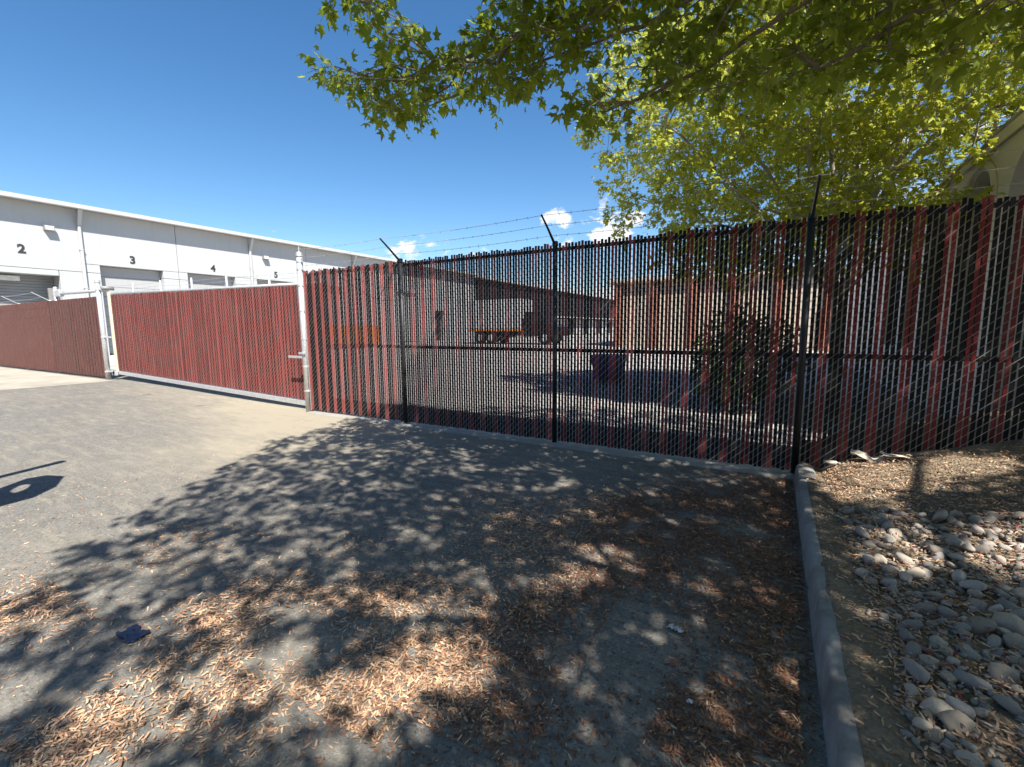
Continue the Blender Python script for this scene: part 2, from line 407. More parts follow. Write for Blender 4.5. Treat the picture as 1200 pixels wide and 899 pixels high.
def strip():
    b = MB(); xs = np.arange(-6.5, 0.24, 0.12); prev = None
    for i, x in enumerate(xs):
        y0 = 4.585 + 0.02*mnoise.noise((x*2.1, 0, 3)) + 0.008*mnoise.noise((x*9, 1, 3)); z1 = 0.022 + 0.006*mnoise.noise((x*3, 5, 3))
        ring = [(x, y0, 0.001), (x, y0+0.012, z1), (x, 4.84, z1), (x, 4.85, -0.01)]
        k = len(b.v); b.v += ring
        if prev is not None: b.f += [(prev+j, k+j, k+j+1, prev+j+1) for j in range(3)]
        prev = k
    b.f = [tuple(reversed(f)) for f in b.f]
    return b
o = strip().build("footing_strip", M['footing'], None, True); o["kind"] = "structure"

def soil_z(x, y):
    near_f = smooth01((y - 2.6) / 2.2)
    base = 0.156 + (0.08 + 0.20*near_f) * max(0, x - 0.42) - 0.9*max(0, 0.285 - x)
    base = min(base, 0.62)
    dip = -0.06 * smooth01((y - 3.9)/0.7) * math.exp(-((x-0.42)/0.10)**2)
    am = 0.25 + 0.75*smooth01((x-0.36)/0.15)
    return base + dip + am*(0.018*mnoise.noise((x*3.1, y*3.1, 0)) + 0.008*mnoise.noise((x*11, y*11, 2)) + 0.006*mnoise.noise((x*5, y*4, 6)))
sheet("planter_ground", list(np.concatenate([np.arange(0.255, 0.45, 0.013), np.arange(0.46, 2.6, 0.035)])) + [3, 4, 6, 9], [-6, -3, -1, 0] + list(np.arange(0.4, 5.0, 0.045)) + [5.3, 5.8], soil_z, M['soil'])
def curb():
    b = MB(); prev = None; ys = np.arange(-5, 4.60, 0.025)
    prof = [(0.215, -0.01), (0.222, 0.07), (0.230, 0.130), (0.238, 0.143), (0.252, 0.150), (0.30, 0.152), (0.345, 0.147), (0.36, 0.13), (0.365, 0.05)]
    for y in ys:
        k = len(b.v)
        for j, (x, z) in enumerate(prof):
            w = 0.004*mnoise.noise((x*4, y*1.1, 4)) + 0.0025*mnoise.noise((x*20, y*17, 5)) 
            jt = 0.010 if ((y+0.35) % 1.5) < 0.03 else 0.0
            ch = 0.025*max(0, mnoise.noise((1.7, y*6.5, 8))-0.25) if j in (2, 3, 4) else 0.0
            b.v.append((x + w + (jt*0.6 if j < 4 else 0) + ch*0.6, y, z + (w*0.5 - jt - ch if j > 1 else 0)))
        if prev is not None: b.f += [(prev+j, prev+j+1, k+j+1, k+j) for j in range(len(prof)-1)]
        prev = k
    b.f.append(tuple(range(prev, prev+len(prof))))
    return b
o = curb().build("curb", M['curb'], None, True); o["kind"] = "structure"

# ------------------------------------------------------------------ fences
PITCH = 0.0372
def slat_mesh(name, mat, L):
    b = MB(); pr = [(-0.0141, 0), (-0.0126, -0.0044), (0.0126, -0.0044), (0.0141, 0), (0.0126, 0.0044), (-0.0126, 0.0044)]
    b.v = [(x, y, 0) for x, y in pr] + [(x, y, L) for x, y in pr]
    b.f = [(k, (k+1) % 6, 6 + (k+1) % 6, 6 + k) for k in range(6)] + [tuple(range(6, 12)), tuple(reversed(range(6)))]
    return b.mesh(name, mat)
def prisms(P0, P1, r):
    """three-sided wire segments"""
    P0 = np.asarray(P0, float); P1 = np.asarray(P1, float); d = P1 - P0; d /= np.linalg.norm(d, axis=1, keepdims=True)
    a = np.cross(d, np.array([0.3, 0.9, 0.25])); a /= np.linalg.norm(a, axis=1, keepdims=True); c = np.cross(d, a)
    V = []
    for P in (P0, P1):
        for k in range(3):
            t = 2*math.pi*k/3; V.append(P + r*(math.cos(t)*a + math.sin(t)*c))
    V = np.stack(V, 1).reshape(-1, 3); n = len(P0); base = (np.arange(n)*6)[:, None]
    F = np.concatenate([base + np.array([[k, (k+1) % 3, 3+(k+1) % 3, 3+k]]) for k in range(3)], 0)
    return V, F
def link_fabric(x0, n, y, zb, zt, mat, name, parent, back=True, r=0.0021):
    """zig-zag wires: each rises in front of one slat and returns behind it"""
    A, B = [], []
    for i in range(n):
        xa = x0 + i*PITCH; xb = xa + PITCH; b0 = zb(xa); t0 = zt(xa)
        k = 0
        while True:
            z = b0 + 0.072*k + (0.036 if i % 2 else 0)
            if z + 0.036 > t0: break
            A.append((xa, y-0.0066, z)); B.append((xb, y-0.0066, z+0.036))
            if back and z + 0.072 < t0:
                A.append((xb, y+0.0066, z+0.036)); B.append((xa, y+0.0066, z+0.072))
            k += 1
    V, F = prisms(A, B, r)
    o = put(link(name, fast_mesh(name, V, F, mat)), parent); o["kind"] = "stuff"; return o
def barbed(pts, parent, name="barbed_wire", every=0.13):
    b = MB(); r_ = random.Random(int(abs(pts[0][0]*1000 + pts[0][2]*10000)))
    for p, q in zip(pts[:-1], pts[1:]):
        p = Vector(p); q = Vector(q); L = (q-p).length; m = max(2, int(L/0.35)); line = []
        for i in range(m+1):
            t = i/m; line.append(p.lerp(q, t) - Vector((0, 0, 0.02*L/2.3*4*t*(1-t))))
        b.tube(line, 0.0024, 4)
        for i in range(int(L/every)):
            c = p.lerp(q, (i+0.5)*every/L) - Vector((0, 0, 0.02*L/2.3*4*((i+.5)*every/L)*(1-(i+.5)*every/L)))
            for s in range(2):
                d = Vector((r_.uniform(-0.4, 0.4), r_.uniform(-1, 1), r_.uniform(-1, 1))).normalized()*0.016
                b.tube([c-d, c+d], 0.0016, 3)
    return part(b, name, M['wire'], parent)

FY = 4.72
# --- the long fence, mostly in the tree's shade
fence = root("privacy_fence", (-6.62, FY, 0))
tag(fence, "tall chain-link fence woven with alternating red and black slats, mostly in tree shade", "fence")
post_x = [-4.47, -2.16, 0.225, 2.55]
TOP = 2.27
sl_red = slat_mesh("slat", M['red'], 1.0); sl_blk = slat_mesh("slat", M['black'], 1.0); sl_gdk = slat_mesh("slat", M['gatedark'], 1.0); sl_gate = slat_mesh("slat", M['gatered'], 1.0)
X0 = -6.545; nsl = int((2.62 - X0)/PITCH)
rs = random.Random(11)
for i in range(nsl):
    x = X0 + (i+0.5)*PITCH
    if any(abs(x-p) < 0.034 for p in post_x): continue
    red = (i % 5) < 2
    o = copies((sl_gate if x < -4.5 else sl_red) if red else sl_blk, "slat", fence, (x + rs.uniform(-.0012, .0012), FY, 0.045 + rs.uniform(-0.006, 0.006)))  # sunlit stretch gets the brighter red, shaded stretch the darker
    o.scale = (1, 1, TOP - 0.045 + rs.uniform(-0.022, 0.012) - (0.05 if rs.random() < 0.02 else 0)); o.rotation_euler = (0, rs.uniform(-0.0012, 0.0012), rs.uniform(-0.05, 0.05))
link_fabric(X0, nsl, FY, lambda x: 0.012, lambda x: TOP - 0.005, M['wire'], "chain_link_mesh", fence)
tp = part(MB().tube([(-6.62, FY, -0.05), (-6.62, FY, 2.50)], 0.048, 16), "end_post", M['galv'], fence, True)
cp = MB().tube([(-6.62, FY, 2.50), (-6.62, FY, 2.53)], 0.054, 16).dome((-6.62, FY, 2.53), 0.054, 16); part(cp, "post_cap", M['galv'], tp, True)
fin = MB().tube([(-6.62, FY, 2.57), (-6.62, FY, 2.66)], 0.009, 8); part(fin, "wire_pin", M['galv'], tp)
for z in (0.35, 0.75, 1.2, 1.65, 2.05, 2.3, 2.42):
    part(MB().tube([(-6.62, FY, z-0.012), (-6.62, FY, z+0.012)], 0.053, 16).box(-6.57, -6.545, FY-0.014, FY+0.014, z-0.012, z+0.012), "tension_band", M['galv'], tp)
part(MB().box(-6.552, -6.546, FY-0.011, FY-0.003, 0.03, TOP-0.02), "tension_bar", M['galv'], fence)
lt = part(MB().bbox(-6.98, -6.64, FY-0.065, FY-0.045, 0.885, 0.925, 0.005).bbox(-6.70, -6.56, FY-0.07, FY-0.04, 0.95, 0.985, 0.005), "gate_latch", M['galv'], fence)
for px in post_x:
    p = part(MB().tube([(px, FY+0.004, -0.05), (px, FY+0.004, 2.25)], 0.029, 14), "line_post", M['blackpost'], fence, True)
    part(MB().tube([(px, FY+0.004, 2.25), (px, FY+0.004, 2.30)], [0.036, 0.03], 12), "post_cap", M['blackpost'], p)
    part(MB().tube([(px, FY, 2.26), (px+0.01, FY-0.20, 2.395), (px+0.015, FY-0.37, 2.505)], [0.016, 0.012, 0.010], 6), "barb_arm", M['blackpost'], p)
part(MB().tube([(-6.60, FY+0.035, 2.215), (2.62, FY+0.035, 2.215)], 0.021, 10), "top_rail", M['blackpost'], fence, True)
part(MB().tube([(-6.60, FY+0.035, 1.105), (2.62, FY+0.035, 1.085)], 0.021, 10), "middle_rail", M['blackpost'], fence, True)
for k, t in enumerate((0.32, 0.66, 0.98)):
    barbed([(-6.62, FY, 2.36 + 0.13*k)] + [(px+0.015*t, FY-0.37*t, 2.26+0.245*t) for px in post_x], fence)

# --- the sliding gate, in full sun
gate = root("sliding_gate", (-10.3, 4.87, gz(-10.3)))
tag(gate, "long sunlit sliding gate of red and black slats in a galvanised frame", "gate")
GY = 4.87
gb = lambda x: 0.095 + 0.030*(-7.0 - x)
gt = lambda x: 2.10 + 0.021*(-7.0 - x)
GX0 = -14.2; ngs = int((-6.3 - GX0)/PITCH)
for i in range(ngs):
    x = GX0 + (i+0.5)*PITCH; red = (i % 5) in (0, 1) or (i % 5 == 3 and True)
    z0 = gb(x) + 0.06
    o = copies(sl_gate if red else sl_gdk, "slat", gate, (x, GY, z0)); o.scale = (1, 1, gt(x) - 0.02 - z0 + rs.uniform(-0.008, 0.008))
    o.rotation_euler = (0, rs.uniform(-0.001, 0.001), rs.uniform(-0.05, 0.05))
link_fabric(GX0, ngs, GY, lambda x: gb(x) + 0.03, lambda x: gt(x), M['wire'], "chain_link_mesh", gate, back=False)
part(MB().tube([(GX0, GY+0.02, gt(GX0)+0.005), (-6.2, GY+0.02, gt(-6.2)+0.005)], 0.026, 12), "top_rail", M['galv'], gate, True)
b = MB()
for s in (0,):
    xa, xb = GX0-0.05, -6.2
    b.add([(xa, GY-0.035, gb(xa)-0.03), (xb, GY-0.035, gb(xb)-0.03), (xb, GY+0.045, gb(xb)-0.03), (xa, GY+0.045, gb(xa)-0.03),
           (xa, GY-0.035, gb(xa)+0.045), (xb, GY-0.035, gb(xb)+0.045), (xb, GY+0.045, gb(xb)+0.045), (xa, GY+0.045, gb(xa)+0.045)],
          [(0,3,2,1),(4,5,6,7),(0,1,5,4),(1,2,6,5),(2,3,7,6),(3,0,4,7)])
part(b, "bottom_rail", M['galv'], gate)
for gx in (-7.76, -9.11, -10.4, -11.72, -13.05, -6.38):
    u = part(MB().tube([(gx, GY+0.045, gb(gx)), (gx, GY+0.045, gt(gx)+0.23)], 0.021, 10), "upright", M['galv'], gate, True)
    part(MB().dome((gx, GY+0.045, gt(gx)+0.23), 0.023, 8), "upright_cap", M['galv'], u, True)
ep = part(MB().bbox(-14.275, -14.205, GY-0.04, GY+0.04, gb(-14.2)-0.02, gt(-14.2)+0.03, 0.006), "end_upright", M['yellow'], gate)
part(MB().tube([(-14.24, GY-0.1, gb(-14.2)+0.0), (-14.24, GY+0.06, gb(-14.2)+0.0)], 0.055, 14), "roller", M['blackpost'], gate, True)
part(MB().bbox(-14.36, -14.12, GY-0.10, GY-0.045, gb(-14.2)-0.06, gb(-14.2)+0.05, 0.01), "roller_bracket", M['galv'], gate)
for k in range(3):
    z = 0.06 + 0.075*k
    barbed([(-14.24, GY+0.045, gt(-14.2)+z), (-11.72, GY+0.045, gt(-11.72)+z), (-9.11, GY+0.045, gt(-9.11)+z), (-6.38, GY+0.045, gt(-6.38)+z)], gate)

# --- gate guide: post beside the gate's far end and the pipe that runs back from it
guide = root("gate_guide_frame", (-14.42, FY, 0.14))
tag(guide, "galvanised gate guide post with a horizontal pipe and rollers at the gate's far end", "gate post")
gp = part(MB().tube([(-14.42, FY, 0.08), (-14.42, FY, 2.52)], 0.052, 16), "guide_post", M['galv'], guide, True)
part(MB().tube([(-14.42, FY, 2.52), (-14.42, FY, 2.56)], 0.058, 14).dome((-14.42, FY, 2.56), 0.058, 14), "post_cap", M['galv'], gp, True)
for z in (0.35, 1.2, 2.36):
    part(MB().tube([(-14.42, FY, z-0.018), (-14.42, FY, z+0.018)], 0.059, 16).bbox(-14.37, -14.30, FY-0.02, FY+0.12, z-0.018, z+0.018, 0.004), "clamp", M['galv'], gp)
part(MB().tube([(-18.05, FY+0.22, 2.42), (-14.36, FY+0.16, 2.36)], 0.036, 12), "guide_pipe", M['galv'], guide, True)
p2 = part(MB().tube([(-18.05, FY+0.22, 0.10), (-18.05, FY+0.22, 2.58)], 0.052, 14), "guide_post", M['galv'], guide, True)
part(MB().dome((-18.05, FY+0.22, 2.58), 0.056, 14), "post_cap", M['galv'], p2, True)
part(MB().bbox(-17.98, -17.62, FY+0.16, FY+0.28, 2.34, 2.53, 0.02), "roller_box", M['galv'], guide)
part(MB().tube([(-14.30, FY+0.02, 2.40), (-14.30, FY+0.26, 2.40)], 0.05, 14), "guide_roller", M['lampgrey'], guide, True)

# --- fence beyond the gate
lf = root("redwood_fence", (-20, FY, 0.15))
tag(lf, "sunlit reddish brown slatted fence running off beyond the gate", "fence")
A = []; XL = -27.0; nl = int((-14.50 - XL)/PITCH)
b = MB(); b2 = MB()
for i in range(nl):
    x = XL + (i+0.5)*PITCH; zb = gz(x) + 0.05; zt = 2.20 + 0.003*(-14.5-x) + rs.uniform(-0.006, 0.006)
    tgt = b2 if (i % 5 == 4 and x > -18) else b
    tgt.box(x-0.0145, x+0.0145, FY-0.003+rs.uniform(-.002, .002), FY+0.003, zb, zt)
part(b, "slat", M['brown'], lf, kind="stuff"); part(b2, "slat", M['black'], lf, kind="stuff")
link_fabric(XL, nl, FY, lambda x: gz(x) + 0.01, lambda x: 2.20, M['wire'], "chain_link_mesh", lf, back=False)
part(MB().tube([(XL, FY+0.03, 2.19), (-14.42, FY+0.03, 2.17)], 0.022, 8), "top_rail", M['galv'], lf, True)
for px in (-17.9, -20.6, -23.4, -26.2):
    p = part(MB().tube([(px, FY+0.04, 0.1), (px, FY+0.04, 2.24)], 0.03, 10), "line_post", M['galv'], lf, True)
    part(MB().tube([(px, FY+0.02, 2.22), (px-0.01, FY-0.32, 2.44)], 0.013, 6), "barb_arm", M['galv'], p)
for k, t in enumerate((0.4, 0.95)):
    barbed([(-26.2, FY-0.33*t, 2.22+0.22*t), (-23.4, FY-0.33*t, 2.22+0.22*t), (-20.6, FY-0.33*t, 2.22+0.22*t), (-17.9, FY-0.33*t, 2.22+0.22*t)], lf)

# ------------------------------------------------------------------ white warehouse
FX = -29.0
wh = root("warehouse", (FX-8, 18, 0.15))
tag(wh, "long white concrete warehouse with numbered dock doors and a shaded eave", "building")
ZE, ZJ = 7.10, 4.18
Y0, Y1 = -4.0, 42.3
part(MB().box(FX-22, FX-0.9, Y0+0.1, Y1-0.1, 0, ZE-0.02), "inner_wall", M['joint'], wh)
part(MB().box(FX-23, FX+0.57, Y0-0.4, Y1+0.2, ZE, ZE+0.07), "roof", M['white2'], wh)
part(MB().bbox(FX+0.50, FX+0.62, Y0-0.4, Y1+0.2, ZE-0.06, ZE+0.13, 0.02), "gutter", M['white2'], wh)
def panel(y0, y1, z0, z1, dx=0.0):
    if y1-y0 < 0.02 or z1-z0 < 0.02: return
    part(MB().bbox(FX-0.9, FX+dx, y0+0.012, y1-0.012, z0+0.010, z1-0.010, 0.012), "wall_panel", M['white'], wh)
def dock_door(y0, y1, zt, rec, mat, name="dock_door", hh=0.5):
    d = root(name, (FX-rec, (y0+y1)/2, 0.15)); d.parent = wh; d.location = WL[d.name] - WL[wh.name]
    z = zt; k = 0
    while z > 0.3:
        zz = max(0.2, z-hh); part(MB().bbox(FX-rec-0.05, FX-rec, y0, y1, zz+0.006, z-0.006, 0.012), "door_section", mat, d); z = zz
    part(MB().box(FX-rec-0.10, FX-rec-0.06, y0, y1, 0.2, zt), "door_backing", M['joint'], d)
    return d
bays = [(-4.0, 0.9, None), (0.9, 4.95, None), (4.95, 9.02, (5.3, 8.14, 3.92, 0.85, 'doorgrey', '2')), (9.02, 13.10, (9.67, 12.34, 4.58, 0.38, 'door', '3')),
        (13.10, 17.15, (13.55, 16.18, 4.60, 0.38, 'door', '4')), (17.15, 21.2, (17.55, 20.2, 4.60, 0.38, 'door', '5')),
        (21.2, 25.25, (21.6, 24.2, 4.60, 0.38, 'door', None)), (25.25, 29.3, None), (29.3, 33.4, (30.0, 32.6, 4.6, 0.22, 'door', None)), (33.4, 37.5, (35.2, 36.8, 3.1, 0.6, 'darkwall', None)), (37.5, 42.3, None)]
nums = {'2': 7.0, '3': 11.02, '4': 14.93, '5': 18.85}
for (a, c, dd) in bays:
    if dd is None:
        panel(a, c, 0.1, ZJ); panel(a, c, ZJ, ZE); continue
    y0, y1, zt, rec, mt, num = dd
    panel(a, y0, 0.1, ZJ); panel(y1, c, 0.1, ZJ)
    if zt < ZJ:
        panel(y0, y1, zt, ZJ); panel(a, c, ZJ, ZE)
    else:
        panel(a, y0, ZJ, zt); panel(y1, c, ZJ, zt); panel(a, c, zt, ZE)
    dock_door(y0, y1, zt, rec, M[mt], hh=0.5 if mt == 'door' else 0.13 if mt == 'doorgrey' else 3.0)
    if num:
        cu = bpy.data.curves.new("door_number", 'FONT'); cu.body = num; cu.size = 0.52; cu.extrude = 0.008; cu.offset = 0.016; cu.align_x = 'CENTER'
        cu.materials.append(M['number'])
        tmp = bpy.data.objects.new("lettering", cu); me = bpy.data.meshes.new_from_object(tmp); bpy.data.objects.remove(tmp)
        t = bpy.data.objects.new("door_number", me); col.objects.link(t); t.parent = wh
        t.matrix_local = Matrix.Translation(Vector((FX+0.012, nums[num], 4.82)) - WL[wh.name]) @ Matrix(((0, 0, 1, 0), (1, 0, 0, 0), (0, 1, 0, 0), (0, 0, 0, 1)))
for yd in (9.02, 17.18, 25.3, 33.4):
    d = part(MB().bbox(FX+0.02, FX+0.13, yd-0.055, yd+0.055, 0.3, 6.45, 0.015), "downspout", M['white2'], wh)
    part(MB().add([(FX+0.02, yd-0.07, 6.35), (FX+0.16, yd-0.07, 6.35), (FX+0.16, yd+0.07, 6.35), (FX+0.02, yd+0.07, 6.35),
                   (FX+0.30, yd-0.08, 7.02), (FX+0.50, yd-0.08, 7.02), (FX+0.50, yd+0.08, 7.02), (FX+0.30, yd+0.08, 7.02)],
                  [(0,3,2,1),(4,5,6,7),(0,1,5,4),(1,2,6,5),(2,3,7,6),(3,0,4,7)]), "conductor_head", M['white2'], d)
    for zz in (1.5, 3.4, 5.2):
        part(MB().box(FX+0.005, FX+0.14, yd-0.08, yd+0.08, zz, zz+0.04), "strap", M['white2'], d)
for yl, zl in ((7.95, 6.02), (18.15, 6.0), (26.5, 6.0)):
    l = part(MB().add([(FX+0.01, yl-0.17, zl-0.10), (FX+0.01, yl+0.17, zl-0.10), (FX+0.01, yl+0.17, zl+0.12), (FX+0.01, yl-0.17, zl+0.12),
                       (FX+0.26, yl-0.17, zl-0.10), (FX+0.26, yl+0.17, zl-0.10), (FX+0.20, yl+0.17, zl+0.12), (FX+0.20, yl-0.17, zl+0.12)],
                      [(0,1,2,3),(7,6,5,4),(0,4,5,1),(1,5,6,2),(2,6,7,3),(3,7,4,0)]), "wall_light", M['lampgrey'], wh)
    part(MB().add([(FX+0.262, yl-0.13, zl-0.07), (FX+0.262, yl+0.13, zl-0.07), (FX+0.214, yl+0.13, zl+0.09), (FX+0.214, yl-0.13, zl+0.09)], [(0,1,2,3)]), "lens", M['lens'], l)
part(MB().bbox(FX-0.62, FX-0.50, 6.3, 6.95, 3.62, 3.84, 0.02), "door_light", M['lens'], wh)
part(MB().bbox(FX-0.35, FX-0.20, 7.75, 8.06, 2.55, 3.35, 0.03), "meter_box", M['lampgrey'], wh)

# dark building that carries on the row
db = root("charcoal_building", (FX-8, 70, 0.15)); tag(db, "far dark-sided building past the white warehouse, seen through the fence", "building")
part(MB().box(FX-20, FX-0.2, 42.7, 98, 0, 6.9), "wall", M['darkwall'], db)
part(MB().bbox(FX-20.5, FX+0.3, 42.6, 98.3, 6.9, 7.1, 0.03), "roof", M['white2'], db)
part(MB().bbox(FX-0.2, FX+0.9, 42.7, 98, 2.86, 3.02, 0.03), "canopy", M['white2'], db)
for k in range(8):
    yy = 45 + 6.6*k
    dw = part(MB().bbox(FX-0.2, FX-0.13, yy, yy+4.2, 0.2, 2.7, 0.02), "roller_door", M['white'], db)

# tan building at the back of the yard
tb = root("tan_building", (-3, 33, 0.0)); tag(tb, "low tan building at the back of the yard, seen through the fence", "building")
part(MB().box(-9.4, 3.5, 30, 38, -0.05, 4.2), "wall", M['tan'], tb)
part(MB().bbox(-9.8, 3.9, 29.6, 38.4, 4.2, 4.45, 0.04), "roof", M['tan'], tb)
for k in range(6):
    wx = -9.2 + 2.3*k
    part(MB().bbox(wx, wx+0.45, 29.75, 29.99, 0, 4.19, 0.02), "pilaster", M['brick'], tb)
part(MB().box(2.0, 3.0, 29.92, 29.97, 0, 2.2), "door", M['brick'], tb)

# ------------------------------------------------------------------ beige building behind the fence
BX = 2.2
bb = root("beige_building", (6, 14, 0.1)); tag(bb, "beige stucco building with arched windows under a dark sloping roof behind the fence", "building")
def arch_wall(y0, y1, zt, openings):
    """wall slab in the plane x = BX with arched openings, 0.3 thick"""
    bm = bmesh.new()
    ys = set([y0, y1]); n = 10; polys = []
    def quad(pts): polys.append(pts)
    cur = y0
    for (a, c, zs, zb) in openings:
        quad([(cur, 0), (a, 0), (a, zt), (cur, zt)])
        r = (c-a)/2; m = (a+c)/2
        arc = [(m - r*math.cos(math.pi*i/(2*n)*2), zs + r*0.95*math.sin(math.pi*i/n)) for i in range(n+1)]
        if zb > 0: quad([(a, 0), (c, 0), (c, zb), (a, zb)])
        for p, q in zip(arc[:-1], arc[1:]): quad([p, q, (q[0], zt), (p[0], zt)])
        cur = c
    quad([(cur, 0), (y1, 0), (y1, zt), (cur, zt)])
    b = MB()
    for P in polys:
        k = len(P); b.add([(BX, y, z) for y, z in P] + [(BX+0.3, y, z) for y, z in P],
                          [tuple(range(k)), tuple(reversed(range(k, 2*k)))] + [(i, i+k, (i+1) % k + k, (i+1) % k) for i in range(k)])
    return b
ops = [(6.15, 7.42, 2.70, 0.0), (7.80, 8.75, 2.85, 0.9), (9.4, 10.35, 2.85, 0.9), (11.0, 11.95, 2.85, 0.9), (12.6, 13.55, 2.85, 0.9)]
part(arch_wall(5.7, 22, 3.46, ops), "wall", M['beige'], bb)
part(MB().box(BX+0.3, 11, 5.7, 6.0, 0, 3.44), "end_wall", M['beige'], bb)
part(MB().box(BX+0.55, BX+0.75, 6.0, 22, 0, 3.44), "inner_wall", M['beige2'], bb)
rf = part(MB().add([(BX-0.03, 5.5, 3.47), (BX-0.03, 22.4, 3.47), (6.6, 22.4, 5.2), (6.6, 5.5, 5.2), (11.4, 22.4, 3.42), (11.4, 5.5, 3.42),
                    (BX-0.03, 5.5, 3.55), (BX-0.03, 22.4, 3.55), (6.6, 22.4, 5.38), (6.6, 5.5, 5.38), (11.4, 22.4, 3.60), (11.4, 5.5, 3.60)],
                   [(0,1,2,3),(3,2,4,5),(6,9,8,7),(9,11,10,8),(0,6,7,1),(5,4,10,11),(0,3,9,6),(3,5,11,9),(1,7,8,2),(2,8,10,4)]), "roof", M['shingle'], bb)
part(MB().bbox(BX-0.06, BX-0.032, 5.5, 22.4, 3.43, 3.56, 0.008), "fascia", M['beige2'], bb)
for (a, c, zs, zb) in ops[1:]:
    m = (a+c)/2; r = (c-a)/2
    pts = [(a, zb), (c, zb)] + [(m + r*math.cos(math.pi*i/10), zs + r*0.95*math.sin(math.pi*i/10)) for i in range(11)]
    w = part(MB().add([(BX+0.16, y, z) for y, z in pts], [tuple(reversed(range(len(pts))))]), "window", M['glass'], bb)
    part(MB().box(BX+0.12, BX+0.158, m-0.03, m+0.03, zb, zs+r*0.93).box(BX+0.12, BX+0.157, a, c, zs-0.03, zs+0.03).box(BX+0.11, BX+0.158, a, a+0.05, zb, zs).box(BX+0.11, BX+0.158, c-0.05, c, zb, zs), "window_frame", M['bronze'], w)
    arc = [(m + (r+0.06)*math.cos(math.pi*i/12), zs + (r*0.95+0.06)*math.sin(math.pi*i/12)) for i in range(13)]
    part(MB().tube([(BX-0.01, y, z) for y, z in arc], 0.045, 6), "arch_trim", M['beige2'], w)

# ------------------------------------------------------------------ things in the yard, glimpsed between the slats
def wheel(parent, c, r, w):
    t = part(MB().tube([(c[0], c[1]-w/2, c[2]), (c[0], c[1]-w/2+0.03, c[2]), (c[0], c[1]+w/2-0.03, c[2]), (c[0], c[1]+w/2, c[2])], [r*0.9, r, r, r*0.9], 20), "wheel", M['tyre'], parent, True)
    part(MB().tube([(c[0], c[1]-w/2-0.012, c[2]), (c[0], c[1]-w/2+0.02, c[2])], [r*0.5, r*0.6], 14), "rim", M['galv'], t)
g0 = gz(-24)
ct = root("roll_off_container", (-24, 19.7, g0)); tag(ct, "open orange roll-off container in the yard behind the fence", "container")
part(MB().box(-25.2, -23.0, 17.5, 22.0, g0+0.25, g0+0.33), "floor", M['orange'], ct)
for (xa, xb, ya, yb) in ((-23.08, -23.0, 17.5, 22), (-25.2, -25.12, 17.5, 22), (-25.12, -23.08, 17.5, 17.58), (-25.12, -23.08, 21.92, 22)):
    part(MB().box(xa, xb, ya, yb, g0+0.33, g0+1.45), "side_wall", M['orange'], ct)
for k in range(8):
    part(MB().box(-23.0, -22.92, 17.7+0.58*k, 17.8+0.58*k, g0+0.33, g0+1.45), "rib", M['orange'], ct)
part(MB().box(-24.9, -24.7, 17.4, 22.1, g0+0.0, g0+0.25), "skid", M['blackpost'], ct); part(MB().box(-23.5, -23.3, 17.4, 22.1, g0+0.0, g0+0.25), "skid", M['blackpost'], ct)

tr = root("box_truck", (-17, 30, 0.15)); tag(tr, "white box truck with a dark cab parked side-on in the yard behind the fence", "truck")
z = 0.15
part(MB().bbox(-20.6, -16.0, 29.0, 31.2, z+0.95, z+1.12, 0.03), "bed_frame", M['orange'], tr)
part(MB().bbox(-20.4, -13.2, 29.7, 30.5, z+0.62, z+0.93, 0.03), "chassis", M['blackpost'], tr)
part(MB().bbox(-20.6, -16.0, 29.0, 31.2, z+1.125, z+3.3, 0.04), "box_body", M['white'], tr)
cabb = MB(); pr = [(-15.8, 0.6), (-13.1, 0.6), (-13.0, 1.25), (-14.0, 1.45), (-14.4, 2.3), (-15.7, 2.35)]
cabb.add([(x, 29.1, z+h) for x, h in pr] + [(x, 31.1, z+h) for x, h in pr], [tuple(reversed(range(6))), tuple(range(6, 12))] + [(i, (i+1) % 6, (i+1) % 6+6, i+6) for i in range(6)])
cab = part(cabb, "cab", M['cabred'], tr)
part(MB().add([(-15.5, 29.08, z+1.5), (-14.15, 29.08, z+1.5), (-14.45, 29.08, z+2.15), (-15.5, 29.08, z+2.15)], [(3, 2, 1, 0)]), "side_window", M['glass'], cab)
for wx in (-14.1, -18.6, -19.6): wheel(tr, (wx, 29.2, z+0.48), 0.48, 0.28)
for wx in (-14.1, -18.6, -19.6): wheel(tr, (wx, 31.0, z+0.48), 0.48, 0.28)

bn = root("waste_bin", (-3.55, 11.0, 0)); tag(bn, "dark blue wheeled bin standing in the yard just behind the fence", "bin")
bd = MB().add([(-3.85, 10.78, 0.06), (-3.27, 10.78, 0.06), (-3.27, 11.3, 0.06), (-3.85, 11.3, 0.06), (-3.92, 10.72, 0.62), (-3.20, 10.72, 0.62), (-3.20, 11.38, 0.62), (-3.92, 11.38, 0.62)],
              [(0,3,2,1),(4,5,6,7),(0,1,5,4),(1,2,6,5),(2,3,7,6),(3,0,4,7)])
part(bd, "body", M['blue'], bn); part(MB().bbox(-3.95, -3.17, 10.69, 11.41, 0.622, 0.67, 0.02), "lid", M['blue'], bn)
for wx in (-3.8, -3.32): part(MB().tube([(wx-0.03, 11.25, 0.06), (wx+0.03, 11.25, 0.06)], 0.06, 12), "wheel", M['tyre'], bn)

